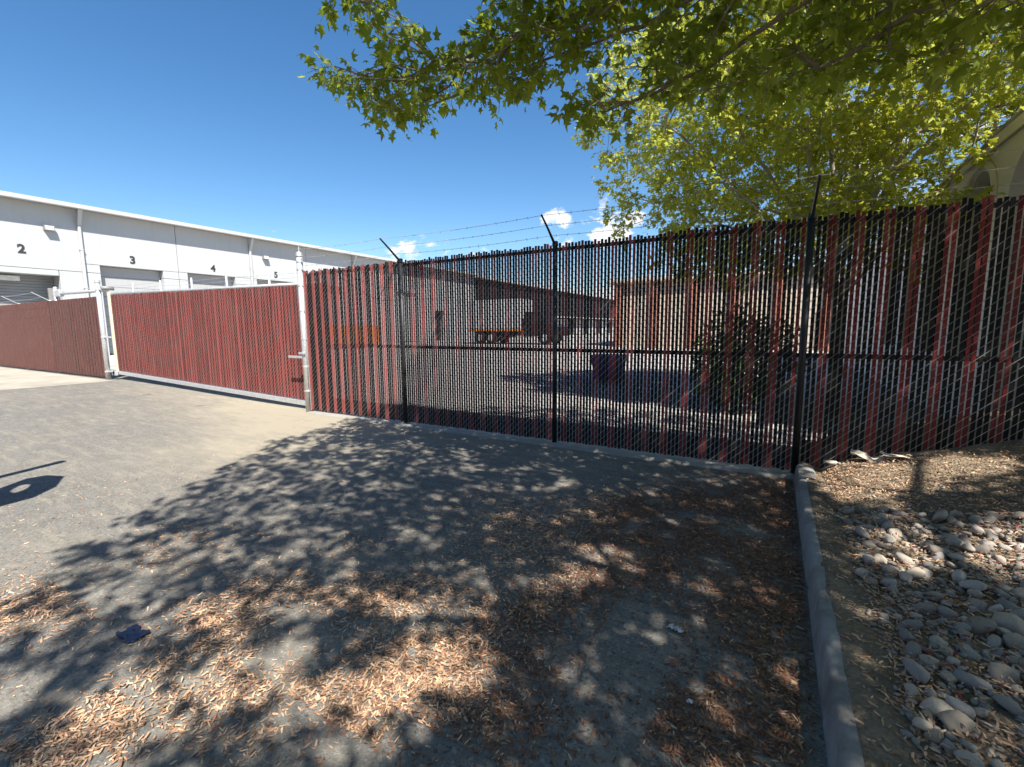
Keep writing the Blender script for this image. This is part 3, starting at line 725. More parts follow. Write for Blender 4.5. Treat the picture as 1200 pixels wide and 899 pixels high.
# added unseen building behind the viewpoint, blocks sky to deepen the shade
ob = root("added_shade_building", (-6, -13, 0)); tag(ob, "added two-storey brown brick building, unseen behind the viewpoint, blocking sky light", "building")
part(MB().box(-32, 16, -24, -11, -0.05, 7.2), "wall", M['brick'], ob)
part(MB().bbox(-32.3, 16.3, -24.3, -10.7, 7.2, 7.5, 0.04), "roof", M['shingle'], ob)
for k in range(11):
    for zz in (1.0, 4.4):
        w = part(MB().box(-30 + 4.2*k, -28 + 4.2*k, -10.99, -10.95, zz, zz+1.6), "window", M['glass'], ob)
        part(MB().box(-30.1 + 4.2*k, -27.9 + 4.2*k, -10.99, -10.88, zz-0.12, zz-0.01), "sill", M['white2'], w)

# crown of the near maple: leaf-spray centres in centimetres (x y z), and fallen-seed density on the lot (15 cm cells)
N_NEAR = 240
CLUSTERS_A = """
-102 265 305 -299 265 330 -84 281 329 -181 257 301 -129 255 309 -179 287 332 -251 249 288 -218 305 338 -127 286 329 4 322 323 -215 278 314 -201 266 299 -105 251 
321 -254 226 354 -149 301 313 -280 277 320 -68 297 314 -112 264 343 -256 278 365 -165 267 319 -99 314 333 64 279 255 43 275 295 -212 323 331 -267 253 315 -136 252 
325 -237 254 365 -195 292 319 -243 294 325 -99 309 349 -58 324 351 -34 302 287 -247 296 308 -224 258 288 -101 285 272 -127 274 346 -100 286 333 -90 279 304 -120 
310 323 8 302 321 -23 344 339 -229 244 352 77 286 275 -233 250 314 -67 308 284 -220 224 339 -118 270 308 -174 294 361 -109 296 357 -129 313 337 -165 321 359 -119 
318 371 -244 255 339 95 321 306 -163 280 351 -169 273 302 -43 290 309 -43 342 309 -39 328 287 3 291 275 -248 271 324 -77 255 327 -107 343 296 -44 262 316 65 316 
311 -272 270 306 -301 281 325 72 301 290 -16 304 337 -147 297 367 -174 285 315 -83 291 271 -97 269 326 -5 277 301 89 289 288 -87 281 346 54 295 256 -163 309 340 
23 276 283 95 306 274 -136 310 369 -98 338 346 -251 246 359 -19 280 322 -83 260 310 -51 304 330 13 337 292 39 340 283 -266 253 366 -132 277 315 -127 287 359 -126 
248 339 -175 307 314 -127 325 351 -217 259 308 -137 302 351 -37 353 293 -159 284 328 -53 286 280 -64 342 311 -196 286 335 -64 284 296 44 334 325 -250 235 305 -76 
322 301 -178 325 342 -15 351 306 69 301 273 -46 310 348 17 271 300 62 342 295 53 319 296 -155 315 373 -146 273 365 -124 296 315 -212 239 294 -268 227 312 -228 237 
284 -150 309 328 55 273 267 -224 250 330 -187 309 353 -92 298 362 35 321 296 98 320 288 -23 266 310 -219 230 317 -265 289 307 -11 325 340 -151 257 338 -197 317 338 
-256 260 301 -56 285 322 -137 335 340 5 305 303 -238 229 342 -250 267 351 -61 313 309 43 326 275 -109 288 308 -122 356 303 -118 261 327 -176 298 379 -52 301 289 
77 338 287 -48 349 328 -148 315 351 -143 292 331 -140 273 297 84 264 252 -143 274 338 -242 271 296 58 290 288 20 304 290 -202 253 310 -83 324 368 -162 328 344 -4 
343 297 -19 310 293 45 302 291 22 300 262 67 327 273 -69 312 329 16 356 291 -224 294 308 -119 299 338 -190 268 313 27 308 305 -5 308 285 -156 258 303 -110 280 350 
2 326 280 69 264 262 -40 289 266 -27 320 350 22 324 308 -180 322 325 -121 335 337 -117 286 275 -119 325 292 39 287 264 -91 293 320 -231 285 333 -140 257 352 48 334 
308 67 270 279 21 289 300 -90 334 312 -123 341 290 -207 304 315 -268 270 373 -160 296 382 -110 330 356 -88 298 340 -26 297 312 22 344 304 -14 301 272 21 326 279 
-245 207 340 -274 290 332 -102 314 287 -32 275 292 -286 256 380 -42 314 310 -49 361 303 -282 295 318 -237 224 295 -266 302 319 41 317 319 -284 274 336 -38 333 331 
-263 272 334 -48 271 300 -215 289 332 -12 327 296 90 290 256 39 285 282 104 330 275 -28 316 323 -287 235 317 -113 319 344 -162 291 304 -142 264 315 -235 309 336 
-120 306 280 -161 324 326 -42 330 359 -65 267 319 -33 296 332 -79 344 304 26 343 323 -181 305 334 -272 233 361 42 306 271 -165 279 375 45 260 277 -83 332 353 8 356 
306 -10 282 265 82 330 314 84 64 683 144 -6 595 236 -84 497 209 7 550 -17 271 572 328 -212 592 292 194 699 178 85 572 -94 110 384 356 -186 557 255 26 407 -158 106 
417 -41 167 406 473 132 443 355 356 429 284 -141 462 253 171 418 93 201 346 309 -89 540 196 7 424 -110 195 572 335 304 413 371 -67 452 407 80 451 269 333 558 575 
-64 475 474 152 558 437 -145 490 522 134 570 191 157 466 74 351 546 38 292 406 31 165 572 445 195 639 509 175 540 449 230 394 338 46 639 74 70 386 254 367 467 388 
162 327 276 33 325 59 156 693 407 127 386 -48 157 450 164 215 622 206 87 434 610 -29 539 63 -114 627 176 -33 380 237 94 381 148 104 362 324 13 402 233 139 531 -31 
370 497 334 58 519 306 -30 398 274 452 457 326 362 545 508 231 494 397 -47 351 332 383 390 -38 337 446 -18 189 620 121 73 600 541 206 429 -46 133 567 162 -225 533 
380 -68 386 425 -201 461 357 -87 639 -38 45 465 515 -99 545 231 62 531 364 153 639 294 6 442 360 -166 411 37 353 416 162 124 448 344 -71 513 443 189 426 3 329 465 
195 -38 621 114 209 650 -91 86 499 135 103 564 10 248 661 -38 -8 570 85 247 572 266 -38 500 157 250 656 303 63 694 300 -128 516 77 39 515 250 298 523 105 354 495 
-95 179 533 477 -150 582 314 231 506 69 366 615 35 64 503 199 112 701 -15 26 560 -51 117 631 209 -66 547 279 226 563 203 -64 324 211 175 352 15 -12 442 155 444 518 
243 221 487 -84 71 638 116 389 456 224 -223 451 -63 20 410 357 -218 486 263 57 621 398 223 595 294 95 493 307 271 440 90 -64 480 34 117 499 397 -228 564 210 -218 
501 220 -80 700 175 -239 443 252 188 593 152 3 497 540 234 569 -20 -36 498 194 431 570 260 -199 449 392 -8 604 192 -145 439 179 225 447 107 420 423 428 255 659 603 
103 587 279 99 562 488 295 491 463 -15 544 589 91 398 331 -131 379 203 316 507 262 38 472 198 102 367 207 -90 448 -25 -72 525 67 23 431 24 -50 616 103 156 461 225 
-130 393 3 234 544 317 166 493 327 87 644 74 365 444 417 325 620 324 97 603 166 79 481 141 202 555 622 48 493 81 -2 538 93 -165 602 97 317 530 417 340 455 -64 88 
447 75 253 377 181 17 372 86 163 655 431 212 474 498 65 552 433 22 644 340 184 666 -43 226 462 166 373 603 172 135 568 86 118 452 -115 55 477 264 162 494 358 347 
378 367 60 550 233 94 495 127 394 583 417 283 461 203 225 382 202 234 309 506 -41 527 347 23 584 497 -120 414 6 228 398 13 -59 448 370 288 500 91 206 394 350 -22 
637 222 180 490 549 98 553 4 -56 669 529 162 477 95 449 521 158 342 644 -107 289 454 61 101 640 405 32 367 465 248 509 57 123 536 364 -100 480 220 349 544 286 9 
526 221 75 622 424 258 422 513 -176 552 407 -57 510 598 173 444 -91 25 457 583 48 564 146 233 416 99 -22 677 38 -163 572 86 274 687 300 -69 322 199 458 507 351 292 
656 50 -18 648 -14 108 398 212 385 402 413 -107 667 -99 185 430 261 378 603 -190 177 467 124 133 722 235 68 675 533 -74 404 490 76 470 -154 154 435 559 69 456 403 
259 506 436 96 569 -22 64 506 258 -64 708 244 -143 350 592 234 488 429 -44 677 470 59 349 224 166 694 609 195 516 160 363 489 223 281 402 162 -106 513 338 23 459 
171 -46 522 159 62 522 209 203 552 441 -183 600 -129 316 521 95 69 452 -138 218 420 621 138 560 189 -291 471 431 -39 605 140 74 423 281 103 443 235 -29 431 270 151 
697 383 53 324 428 1 404 18 -220 437 3 38 423 128 315 590 237 22 674 263 467 535 167 347 545 421 -150 580 246 323 454 163 271 351 215 -246 542 187 63 690 51 166 
508 122 246 354 47 95 433 122 -93 356 289 -19 618 -91 -65 480 541 -61 591 162 142 348 299 275 640 235 258 653 255 132 605 -66 -4 362 125 -51 312 303 -61 642 223 
-23 486 505 35 499 503 231 409 219 -66 591 236 272 454 525 74 517 75 173 608 151 51 323 46 232 424 -133 207 500 280 299 672 218 153 434 105 270 437 31 324 516 455 
273 566 175 123 650 -39 -1 478 545 -15 485 72 -36 352 533 51 429 464 -90 614 284 104 345 498 101 353 27 375 614 62 236 493 437 -152 637 339 -20 485 557 5 431 -174 
130 532 188 29 600 345 36 349 -131 252 471 537 59 578 456 343 556 486 214 450 366 209 355 428 154 466 301 130 537 420 363 402 267 -272 519 31 255 350 -65 -62 431 
596 58 604 367 -91 596 595 85 520 135 181 485 -91 235 532 140 131 485 348 100 513 255 136 383 405 393 498 43 306 591 354 -261 497 113 144 349 214 274 522 146 283 
491 256 284 595 178 280 427 129 44 383 341 -113 521 281 406 452 328 -128 452 493 209 649 364 417 477 9 176 397 386 355 511 490 112 536 295 155 425 112 12 328 26 
5 573 405 -142 456 259 -186 532 -85 176 365 31 212 326 25 392 452 117 71 531 201 40 492 100 134 526 362 127 555 476 0 460 110 19 700 -17 80 547 -15 194 513 551 -132 
505 514 -26 567 208 180 597 552 195 589 389 241 380 -82 242 422 428 -243 477 388 12 652 62 158 427 114 104 631 202 400 521 239 135 467 575 6 614 131 -80 443 193 
207 652 388 320 578 315 337 670 482 289 533 -32 93 347 18 -123 604 53 7 376 293 186 607 430 -156 407 167 17 545 220 23 348 274 -72 366 496 -93 473 74 295 463 68 
225 692 164 169 417 41 39 677 180 8 655 261 -118 493 629 127 476 491 36 677 -23 -52 369 456 -54 527 95 442 473 348 -48 603 190 -288 514 276 261 518 88 -52 409 186 
326 363 106 308 400 538 163 436 253 328 344 297 322 461 -162 58 463 -74 317 557 296 -184 396 16 108 663 37 273 514 -33 -53 612 207 -240 400 349 183 538 122 13 431 
318 288 592 -3 418 486 285 206 455 103 -51 570 405 56 604 233 -284 457 448 103 372 181 235 494 14 -6 398 -18 263 398 366 132 699 330 289 476 373 336 652 413 195 
396 324 -179 445 501 355 532 -190 106 476 291 -69 407 44 30 472 347 157 600 292 -1 567 91 -96 554 257 430 415 -126 140 489 349 57 699 270 -260 590 395 -19 537 192 
399 448 566 170 545 168 28 461 229 -101 635 369 55 382 176 -90 625 214 273 703 376 -176 515 216 319 655 -168 196 528 117 -59 530 104 -226 491 550 105 380 340 -20 
440 527 291 564 -90 12 616 335 57 432 442 -131 369 264 -65 457 161 -23 693 267 59 575 33 60 613 466 12 337 435 -110 566 342 267 336 492 57 386 68 420 537 114 -188 
555 48 290 672 159 245 543 311 -105 668 246 422 475 -105 283 504 123 369 635 196 -156 374 -64 37 667 460 -70 658 306 50 472 129 -14 633 320 323 568 564 112 622 381 
200 628 65 139 320 391 95 580 291 -13 324 345 -116 340 116 245 692 316 -72 475 163 -211 379 53 54 353 509 -13 361 -97 74 545 171 409 629 417 417 554 213 376 597 
-4 42 345 511 -39 482 296 -183 582 532 79 655 47 267 616 483 -213 483 386 175 428 561 312 516 444 -215 504 486 -140 536 -1 157 479 305 391 500 350 104 370 304 27 
721 -44 47 609 -35 203 576 227 -22 356 -29 265 634 7 -1 496 10 -126 420 8 105 611 107 39 562 485 45 433 308 188 551 214 96 550 -5 132 442 6 -20 640 261 -94 318 -98 
145 456 312 -230 411 530 145 397 370 -47 687 487 241 576 287 22 380 -50 320 516 147 309 668 372 -5 706 419 259 345 103 -134 676 517 142 611 164 -154 556 123 264 
619 527 14 583 384 173 680 299 296 539 582 149 491 55 142 472 167 -40 421 -16 255 446 135 -271 475 292 -30 709 351 152 304 262 425 515 83 -183 455 10 72 693 421 
237 546 469 -167 417 68 85 591 246 67 309 30 203 639 59 197 451 289 -237 492 229 130 344 328 167 714 -4 334 633 -54 300 608 584 -35 437 172 -83 684 107 97 492 454 
335 406 -138 118 577 195 9 722 -16 13 617 83 279 342 52 -179 500 90 133 596 558 290 451 190 105 313 357 -2 319 193 233 686 277 214 518 288 -136 556 318 362 591 284 
70 530 -68 191 482 477 167 356 182 -86 412 243 -22 568 -37 143 338 325 -160 489 167 166 636 -90 13 534 61 123 371 410 -110 498 393 -47 570 137 319 359 166 81 639 
-27 -123 503 -81 144 600 342 383 465 413 -92 460 442 160 388 63 -122 505 306 241 597 586 -97 550 19 103 561 475 331 463 -111 2 413 185 257 616 353 -46 357 272 238 
698 365 108 616 349 329 492 280 -143 388 515 266 597 203 376 655 42 -99 669 416 -44 400 430 170 330 254 360 424 107 -244 441 180 180 504 38 254 573 63 -56 674 259 
318 401 196 308 616 518 314 448 359 456 502 405 146 620 -21 -143 460 485 300 395 247 424 557 192 -123 340 80 359 379 77 -13 479 -114 -24 448 339 237 699 227 352 
375 -59 40 373 313 54 603 344 45 303 430 380 609 154 196 364 304 -33 530 -5 308 532 39 428 484 -126 26 515 339 -166 591 500 368 472 561 -63 545 -87 339 505 86 295 
639 37 19 632 264 174 549 125 409 528 540 262 423 229 454 445 9 -126 562 -58 239 605 -143 140 397 96 437 588 413 -88 348 127 128 392 428 -12 566 -34 -100 561 276 
156 653 79 205 558 231 -136 683 225 293 353 217 128 644 432 55 427 159 338 406 -53 213 370 461 -197 549 -24 133 513 298 -111 604 420 -171 537 312 221 347 102 75 
337 268 201 660 592 -28 589 427 27 518 12 63 574 321 436 480 234 98 589 274 249 463 470 95 416 -110 -72 427 494 -1 419 516 126 498 139 301 543 160 -23 335 137 -16 
538 398 -26 446 241 261 552 156 -119 655 329 -41 672 133 322 476 426 122 526 346 3 521 344 298 542 8 157 334 448 45 686 189 138 525 102 -135 406 232 -58 646 529 
30 377 262 357 661 189 330 437 152 450 465 92 21 604 338 405 596 46 -103 546 16 156 650 418 208 670 155 47 574 347 309 354 245 248 385 463 390 554 446 201 357 308 
344 350 184 370 368 231 210 626 15 204 590 135 -276 561 299 21 631 541 -106 442 414 119 318 445 149 685 55 66 311 228 -202 560 -22 335 561 422 299 550 348 366 622 
153 50 718 485 -69 570 538 345 481 102 330 437 387 76 677 259 -222 609 439 -45 436 119 -104 475 474 257 639 399 130 666 -34 240 508 -15 85 439 100 236 472 48 -204 
566 445 -27 351 635 60 552 193 -167 645 20 199 431 -60 374 547 89 212 517 285 52 430 367 -136 563 131 443 553 -45 -9 522 137 3 365 144 39 646 -83 307 422 563 1 564 
-58 295 459 204 63 388 267 -8 678 457 62 510 304 123 658 317 104 721 -28 -69 468 -90 241 482 306 -257 456 436 -86 409 511 188 392 370 16 414 235 -171 402 406 -9 
495 102 93 412 424 95 662 -112 57 431 -108 156 638 463 147 511 244 8 609 -24 95 673 51 215 375 55 392 500 251 106 711 159 199 689 326 -221 515 552 234 508 592 1 
515 381 229 682 134 -204 458 639 147 512 159 379 421 382 398 440 -4 44 645 595 222 581 248 -90 404 280 -289 475 495 -63 440 132 161 605 369 -132 611 337 -277 535 
338 -62 561 499 -174 456 143 277 393 -94 280 586 358 -31 397 371 253 616 39 -35 532 203 131 599 256 -77 608 365 -179 646 38 25 535 555 238 459 262 112 666 518 101 
417 43 -144 441 245 -4 722 427 414 463 155 138 687 376 386 398 335 218 626 477 329 610 204 -17 686 53 -39 571 -35 -28 659 90 -211 422 65 394 578 116 390 381 329 
-105 414 250 -95 546 82 330 592 -67 29 500 607 49 449 -136 177 608 292 403 632 155 -165 622 341 15 681 274 359 520 140 -118 582 87 -90 598 340 420 430 359 258 528 
479 205 528 466 -81 360 235 181 310 394 313 365 3 376 539 358 -232 433 509 -28 640 300 77 387 520 -174 501 115 256 508 247 235 429 71 70 543 434 268 602 -174 70 
505 244 52 716 574 24 477 -152 16 471 114 205 605 -14 229 360 540 -140 571 205 195 419 376 310 449 390 35 483 146 193 323 238 325 617 16 272 471 15 -76 582 403 -207 
413 471 102 498 304 -151 642 108 -164 358 266 114 518 177 -24 568 371 388 570 314 77 322 331 118 459 459 -64 476 105 20 474 585 -104 505 298 434 559 148 -50 623 
305 229 674 35 -99 464 289 378 395 -111 105 614 -78 69 588 -126 44 593 516 341 579 294 -169 351 366 102 324 617 -38 488 238 -132 441 26 98 364 223 432 612 298 -110 
342 177 -182 474 318 250 547 486 266 436 -39 147 663 193 427 412 488 22 565 38 60 412 74 -94 348 125 148 645 -20 141 608 130 207 444 271 169 361 178 102 406 205 
53 564 132 89 697 54 -252 471 573 116 435 -184 219 491 2 159 535 160 -110 370 484 -138 483 44 -110 401 598 258 536 141 -279 518 163 -70 312 289 467 494 459 -112 
652 552 248 615 258 -179 645 225 -14 650 386 120 506 418 76 342 423 2 688 15 -28 342 534 -1 525 495 104 587 153 -131 414 375 250 569 261 -128 651 -160 31 415 242 
-47 306 183 182 306 275 435 606 102 -81 696 441 -120 439 142 140 532 381 -86 552 -56 106 536 132 -47 477 112 -212 612 -132 112 533 191 328 579 95 -173 504 185 286 
566 3 315 398 473 -42 380 249 -257 414 52 -190 609 94 24 368 638 3 520 66 -24 704 28 206 514 -20 202 665 286 -101 443 209 -282 575 25 413 543 624 11 564 309 142 
589 25 339 570 -85 -42 391 54 -34 432 248 68 443 199 42 306 94 -138 480 448 77 467 230 -184 362 -26 379 449 27 -154 642 532 268 524 418 11 329 219 -246 601 107 169 
313 92 -80 640 106 162 570 54 180 348 412 -86 597 492 173 431 4 1 680 164 -224 626 12 190 690 10 -110 374 72 -265 528 0 69 384 193 89 514 -69 -3 650 58 404 418 7 
-78 494 15 208 473 -54 288 397 388 270 655 445 350 508 440 293 390 97 112 676 174 166 713 523 179 656 -57 349 589 4 144 689 227 209 702 444 310 440 316 322 623 61 
313 367 253 -166 493 -77 129 665 474 -22 501 534 -35 434 374 160 371 192 311 690 145 434 595 123 175 393 354 306 605 -114 33 382 317 455 526 395 -64 630 -95 134 
541 -65 131 414 400 220 430 219 253 343 -25 -93 625 635 97 508 180 -139 683 251 50 365 66 -54 614 -8 -150 529 215 -262 491 -10 106 477 239 16 518 599 165 602 62 
300 551 72 -153 649 304 126 313 1 288 613 236 245 603 129 -126 541 174 -243 585 -150 116 459 465 121 331 44 -158 367 182 232 578 245 207 371 404 -184 625 106 -177 
400 567 195 469 197 -182 537 536 193 511 431 -241 543 340 429 558 584 24 406 -111 -17 505 399 -224 510 338 -143 669 471 389 503 264 -212 389 228 -146 584 75 -113 
445 386 -108 432 467 179 468 195 295 472 477 -25 612 -30 -1 385 215 3 301 -47 283 541 203 -86 369 568 177 401 389 334 411 53 330 630 574 279 490 -175 172 571 421 
367 554 -84 -16 581 340 174 406 356 -177 370 190 -106 579 73 242 645 212 -179 609 356 -238 572 -119 186 389 368 419 527 41 -198 394 371 142 469 152 -66 580 72 241 
327 628 175 482 290 -222 560 446 63 612 326 54 561 316 278 687 448 310 645 563 49 633 110 -234 575 301 363 452 341 -64 420 109 -135 629 323 -13 360 20 86 320 158 
128 609 68 -75 521 451 252 463 491 244 367 -55 195 530 30 -49 378 615 5 454 300 -268 558 -53 -100 387 -63 183 615 559 39 528 625 96 443 525 -119 608 240 112 306 
-17 38 686 455 -105 504 147 91 306 343 228 315 135 -190 650 340 -16 561 484 71 637 141 137 305 2 395 582 151 -180 426 -1 243 609 198 148 388 336 -39 318 50 337 473 
236 397 636 423 103 418 517 17 455 365 195 584 392 -114 376 -15 -39 417 297 -69 585 264 -85 658 442 215 587 -130 251 527 81 60 631 154 247 316 157 -61 354 85 -9 
400 539 -72 497 282 376 562 440 51 383 55 221 603 117 193 705 324 99 557 -73 77 405 419 316 495 -38 284 496 400 -236 445 511 188 604 367 -207 611 -81 152 498 448 
374 446 274 270 413 155 292 625 -142 72 562 485 138 386 -84 -105 432 -64 28 569 264 -16 398 223 305 558 171 -16 464 496 345 427 47 126 591 496 293 622 297 -10 489 
20 61 457 242 467 496 510 -73 633 65 101 705 97 16 646 393 286 408 35 17 338 273 229 625 150 -136 335 13 359 498 139 -151 456 545 211 635 33 -36 487 135 416 487 
233 172 646 546 135 530 65 -165 407 270 208 324 69 166 386 -33 -135 419 363 -167 466 189 429 477 91 -142 561 94 286 590 200 -194 414 281 331 600 548 125 468 287 
138 466 476 -177 511 403 -132 535 572 262 572 293 60 650 298 311 376 531 70 361 406 20 444 -111 110 431 379 -2 370 314 -173 544 99 398 615 -79 -52 536 182 -140 489 
556 163 634 351 384 508 -142 156 540 287 98 627 619 189 557 190 277 657 144 265 581 213 472 546 191 47 638 98 -21 604 138 338 515 189 64 341 80 -207 533 3 -111 652 
204 366 478 422 77 702 401 -188 576 543 -156 468 606 -69 526 205 144 306 276 -105 697 382 97 406 287 288 487 63 39 572 25 126 400 -217 384 394 556 250 657 58 225 
536 -160 348 490 420 344 341 352 354 324 516 209 754 -79 282 632 99 216 772 401 370 364 -55 250 693 333 250 664 458 332 360 587 216 664 -54 240 543 447 241 716 55 
223 728 -171 320 553 304 347 296 -145 350 440 -171 374 425 224 379 306 262 219 773 504 243 688 539 214 706 264 375 304 586 238 633 245 374 344 -66 362 455 285 212 
739 -78 264 668 -209 374 441 454 229 619 -133 269 423 -172 289 459 319 224 733 157 361 326 241 343 507 158 307 453 -86 353 417 214 350 331 512 268 491 -196 354 479 
-54 370 399 359 209 733 -141 388 411 171 208 757 -203 357 344 520 239 729 311 386 337 23 321 359 9 215 771 21 244 704 515 220 531 374 362 469 157 325 306 264 316 
493 498 223 613 -165 370 376 -17 382 411 396 207 713 22 299 560 499 209 717 399 280 583 108 282 474 -137 282 632 392 361 312 99 329 350 -118 323 437 479 214 765 
512 264 655 63 271 427 -227 349 499 368 276 464 112 376 423 -19 304 441 224 313 423 361 387 300 368 209 787 -181 314 422 80 332 408 457 335 311 32 366 374 -40 233 
734 307 257 476 -144 314 481 456 222 685 283 272 572 -83 224 567 586 207 738 588 209 783 -44 381 352 425 358 296 -156 348 405 412 238 627 117 258 553 154 248 701 
144 259 443 128 346 307 615 207 707 451 306 508 404 247 706 -196 328 384 408 325 304 -8 270 519 329 222 567 496 303 357 -81 224 753 217 246 473 276 352 371 153 393 
305 626 207 765 -58 334 402 436 206 797 178 286 526 591 235 702 90 245 532 185 348 305 222 377 440 428 220 750 93 236 615 126 217 745 213 274 592 61 344 507 86 279 
514 438 265 529 222 226 662 191 391 292 490 310 580 -14 251 691 365 231 645 236 221 567 590 217 543 305 331 523 184 392 328 -110 370 448 378 322 540 132 302 424 
194 208 787 -116 340 472 -111 255 683 -163 300 593 205 253 558 310 386 424 -58 212 785 183 332 473 222 214 740 -89 268 551 -2 349 378 625 210 650 277 305 434 269 
262 667 537 259 689 -3 225 723 -1 391 306 297 341 402 -292 392 406 464 210 724 175 306 401 623 211 613 55 370 332 45 215 763 -119 301 403 224 233 519 120 343 381 
329 214 774 390 227 747 518 253 455 96 368 346 27 319 438 496 252 538 142 223 588 143 360 457 -255 363 469 89 236 737 316 345 485 -248 346 344 -117 309 558 15 266 
429 -105 241 726 296 209 792 254 388 389 206 342 404 132 208 791 -179 338 522 136 378 354 379 287 625 -70 268 511 109 247 653 -220 323 555 1 230 503 37 304 476 343 
243 594 -41 215 638 -5 352 435 392 282 537 302 385 294 440 302 355 239 341 302 102 381 302 143 246 478 248 269 497 -17 329 502 -126 299 602 125 220 525 375 390 340 
24 282 641 349 219 534 -54 265 573 559 221 759 457 238 549 445 306 589 189 207 719 -79 385 368 328 325 319 89 322 483 338 329 450 344 270 569 42 231 662 257 236 
732 -143 386 322 -149 269 667 509 206 570 357 335 293 330 266 621 -45 262 469 189 227 530 279 387 361 517 208 794 387 327 479 382 219 552 190 317 545 520 282 397 
202 219 606 165 313 502 189 315 324 414 333 528 8 298 497 529 224 668 301 207 639 -58 331 477 337 259 496 -228 381 360 46 253 455 20 391 412 156 220 725 339 -39 
536 173 9 341 331 -121 605 -72 137 359 306 -56 446 391 -21 676 200 -86 663 389 -150 661 329 76 353 214 -15 524 292 -67 516 180 -61 447 273 73 351 380 -104 688 306 
28 345 265 -5 481 409 -124 602 339 -52 460 491 -120 644 461 -40 566 341 -115 649 542 119 647 371 -7 465 193 -47 667 163 -5 396 436 -62 564 383 -36 477 333 -191 644 
311 88 464 187 -67 580 368 66 434 369 21 616 359 108 652 343 193 330 180 62 454 258 -22 598 216 94 466 289 -94 635 149 297 332 407 438 493 122 57 468 460 284 666 
322 471 465 289 -33 659 136 402 430 235 -51 500 141 108 519 529 85 601 436 -89 639 167 -23 646 316 -171 614 256 71 403 199 -4 618 214 -40 391 342 87 399 223 -70 
426 -158 190 459 5 133 359 162 315 599 207 -121 611 230 205 449 122 -25 455 529 306 622 342 230 368 465 209 490 255 6 362 -106 224 379 159 73 394 331 9 640 192 204 
483 213 -55 466 557 149 598 431 -53 645 88 127 401 454 -19 680 293 -144 689 334 117 340 377 280 368 243 8 450 489 -52 662 264 174 454 378 37 585 203 -112 687 256 
-151 525 241 -97 454 390 305 670 334 -126 569 326 20 557 61 66 476 67 99 328 247 105 452 385 -24 643 571 96 653 274 -28 439 274 -111 574 -52 141 484 258 -65 529 
122 105 335 106 264 386 -85 105 343 -15 169 358 361 207 390 353 58 609 72 102 494 262 42 526 -98 215 448 162 388 529 197 -126 539 274 -169 557 110 290 359 427 46 
486 240 9 324 182 203 394 69 285 388 368 -49 504 55 186 673 56 386 389 126 52 505 288 32 559 231 1 414 151 -73 529 383 385 633 291 92 666 361 26 553 30 159 449 567 
309 564 225 -124 490 407 137 428 189 -19 353 127 14 671 213 33 412 345 371 656 151 164 453 231 -32 618 526 41 615 3 282 359 348 339 591 217 56 456 108 113 368 306 
192 369 214 5 385 180 -16 534 516 310 508 360 -12 671 388 -111 628 36 178 607 497 107 621 464 122 574 -32 200 446 -36 59 322 419 267 390 187 199 357 385 50 634 252 
294 648 173 -73 381 321 398 556 26 85 636 35 24 407 188 -12 496 116 5 580 312 35 526 209 161 552 257 68 487 351 83 580 53 -22 326 -7 219 327 190 121 471 396 -68 
688 463 25 540 -51 118 384 228 393 496 432 -17 522 526 55 677 471 83 533 346 121 587 447 125 472 513 319 553 -14 77 597 128 -39 690 105 40 415 251 24 557 269 149 
573 505 163 573 29 131 324 429 -16 648 158 -96 480 30 78 538 199 157 675 276 125 408 103 19 524 -62 202 428 222 68 359 398 -110 572 150 94 593 383 281 333 109 -26 
488 330 155 527 391 88 542 559 351 523 453 280 431 -27 113 590 484 168 664 234 426 388 339 -149 632 230 160 377 451 -13 595 385 20 514 69 6 582 398 170 468 476 270 
608 574 189 618 306 15 664 322 -92 580 165 182 570 212 310 385 140 186 630 106 231 438 197 124 429 275 24 658 77 109 563 284 -75 484 36 109 466 309 -71 690 374 251 
350 238 -103 682 336 51 388 437 400 511 236 446 530 319 420 402 384 8 570 437 190 499 390 89 637 82 177 484 260 -51 409 319 168 627 418 52 644 484 386 447 414 403 
429 -105 262 402 157 112 330 245 -61 570 104 155 685 334 108 682 322 21 492 215 235 419 206 341 624 311 -154 573 373 -46 543 325 187 592 9 31 385 93 -3 450 408 37 
679 77 416 447 337 -80 608 -178 219 438 -95 144 394 307 134 503 -34 177 684 377 136 583 96 58 489 359 -11 594 340 143 662 318 88 526 231 31 587 329 157 565 156 -74 
653 179 395 478 120 165 528 211 190 385 524 378 545 107 240 324 411 183 625 465 366 617 120 138 425 199 141 355 -110 188 471 308 437 443 145 18 327 459 13 682 392 
359 587 541 202 559 438 349 586 265 -48 638 49 142 636 24 172 362 364 259 679 372 407 607 122 339 556 411 69 571 282 152 621 156 9 629 156 414 400 357 19 494 449 
225 444 22 271 385 123 293 647 298 205 488 322 -19 597 560 283 610 393 437 447 166 250 393 252 193 512 551 24 651 -52 86 374 -50 250 390 356 459 469 262 -152 675 
85 137 495 312 -41 494 200 -30 441 109 219 565 243 192 341 -40 106 420 146 36 430 242 205 413 292 -57 553 235 94 418 486 399 532 311 366 652 364 286 423 219 121 
390 196 -119 650 244 120 564 369 306 395 183 235 342 479 177 507 69 20 345 274 401 484 328 285 515 114 78 385 39 290 356 441 -116 615 -124 175 503 204 -15 587 309 
-23 452 208 93 652 168 168 673 562 277 543 377 44 666 -21 301 376 355 156 439 192 44 531 537 -10 645 214 -33 551 -19 192 407 -55 99 487 445 -91 679 244 133 420 
"""
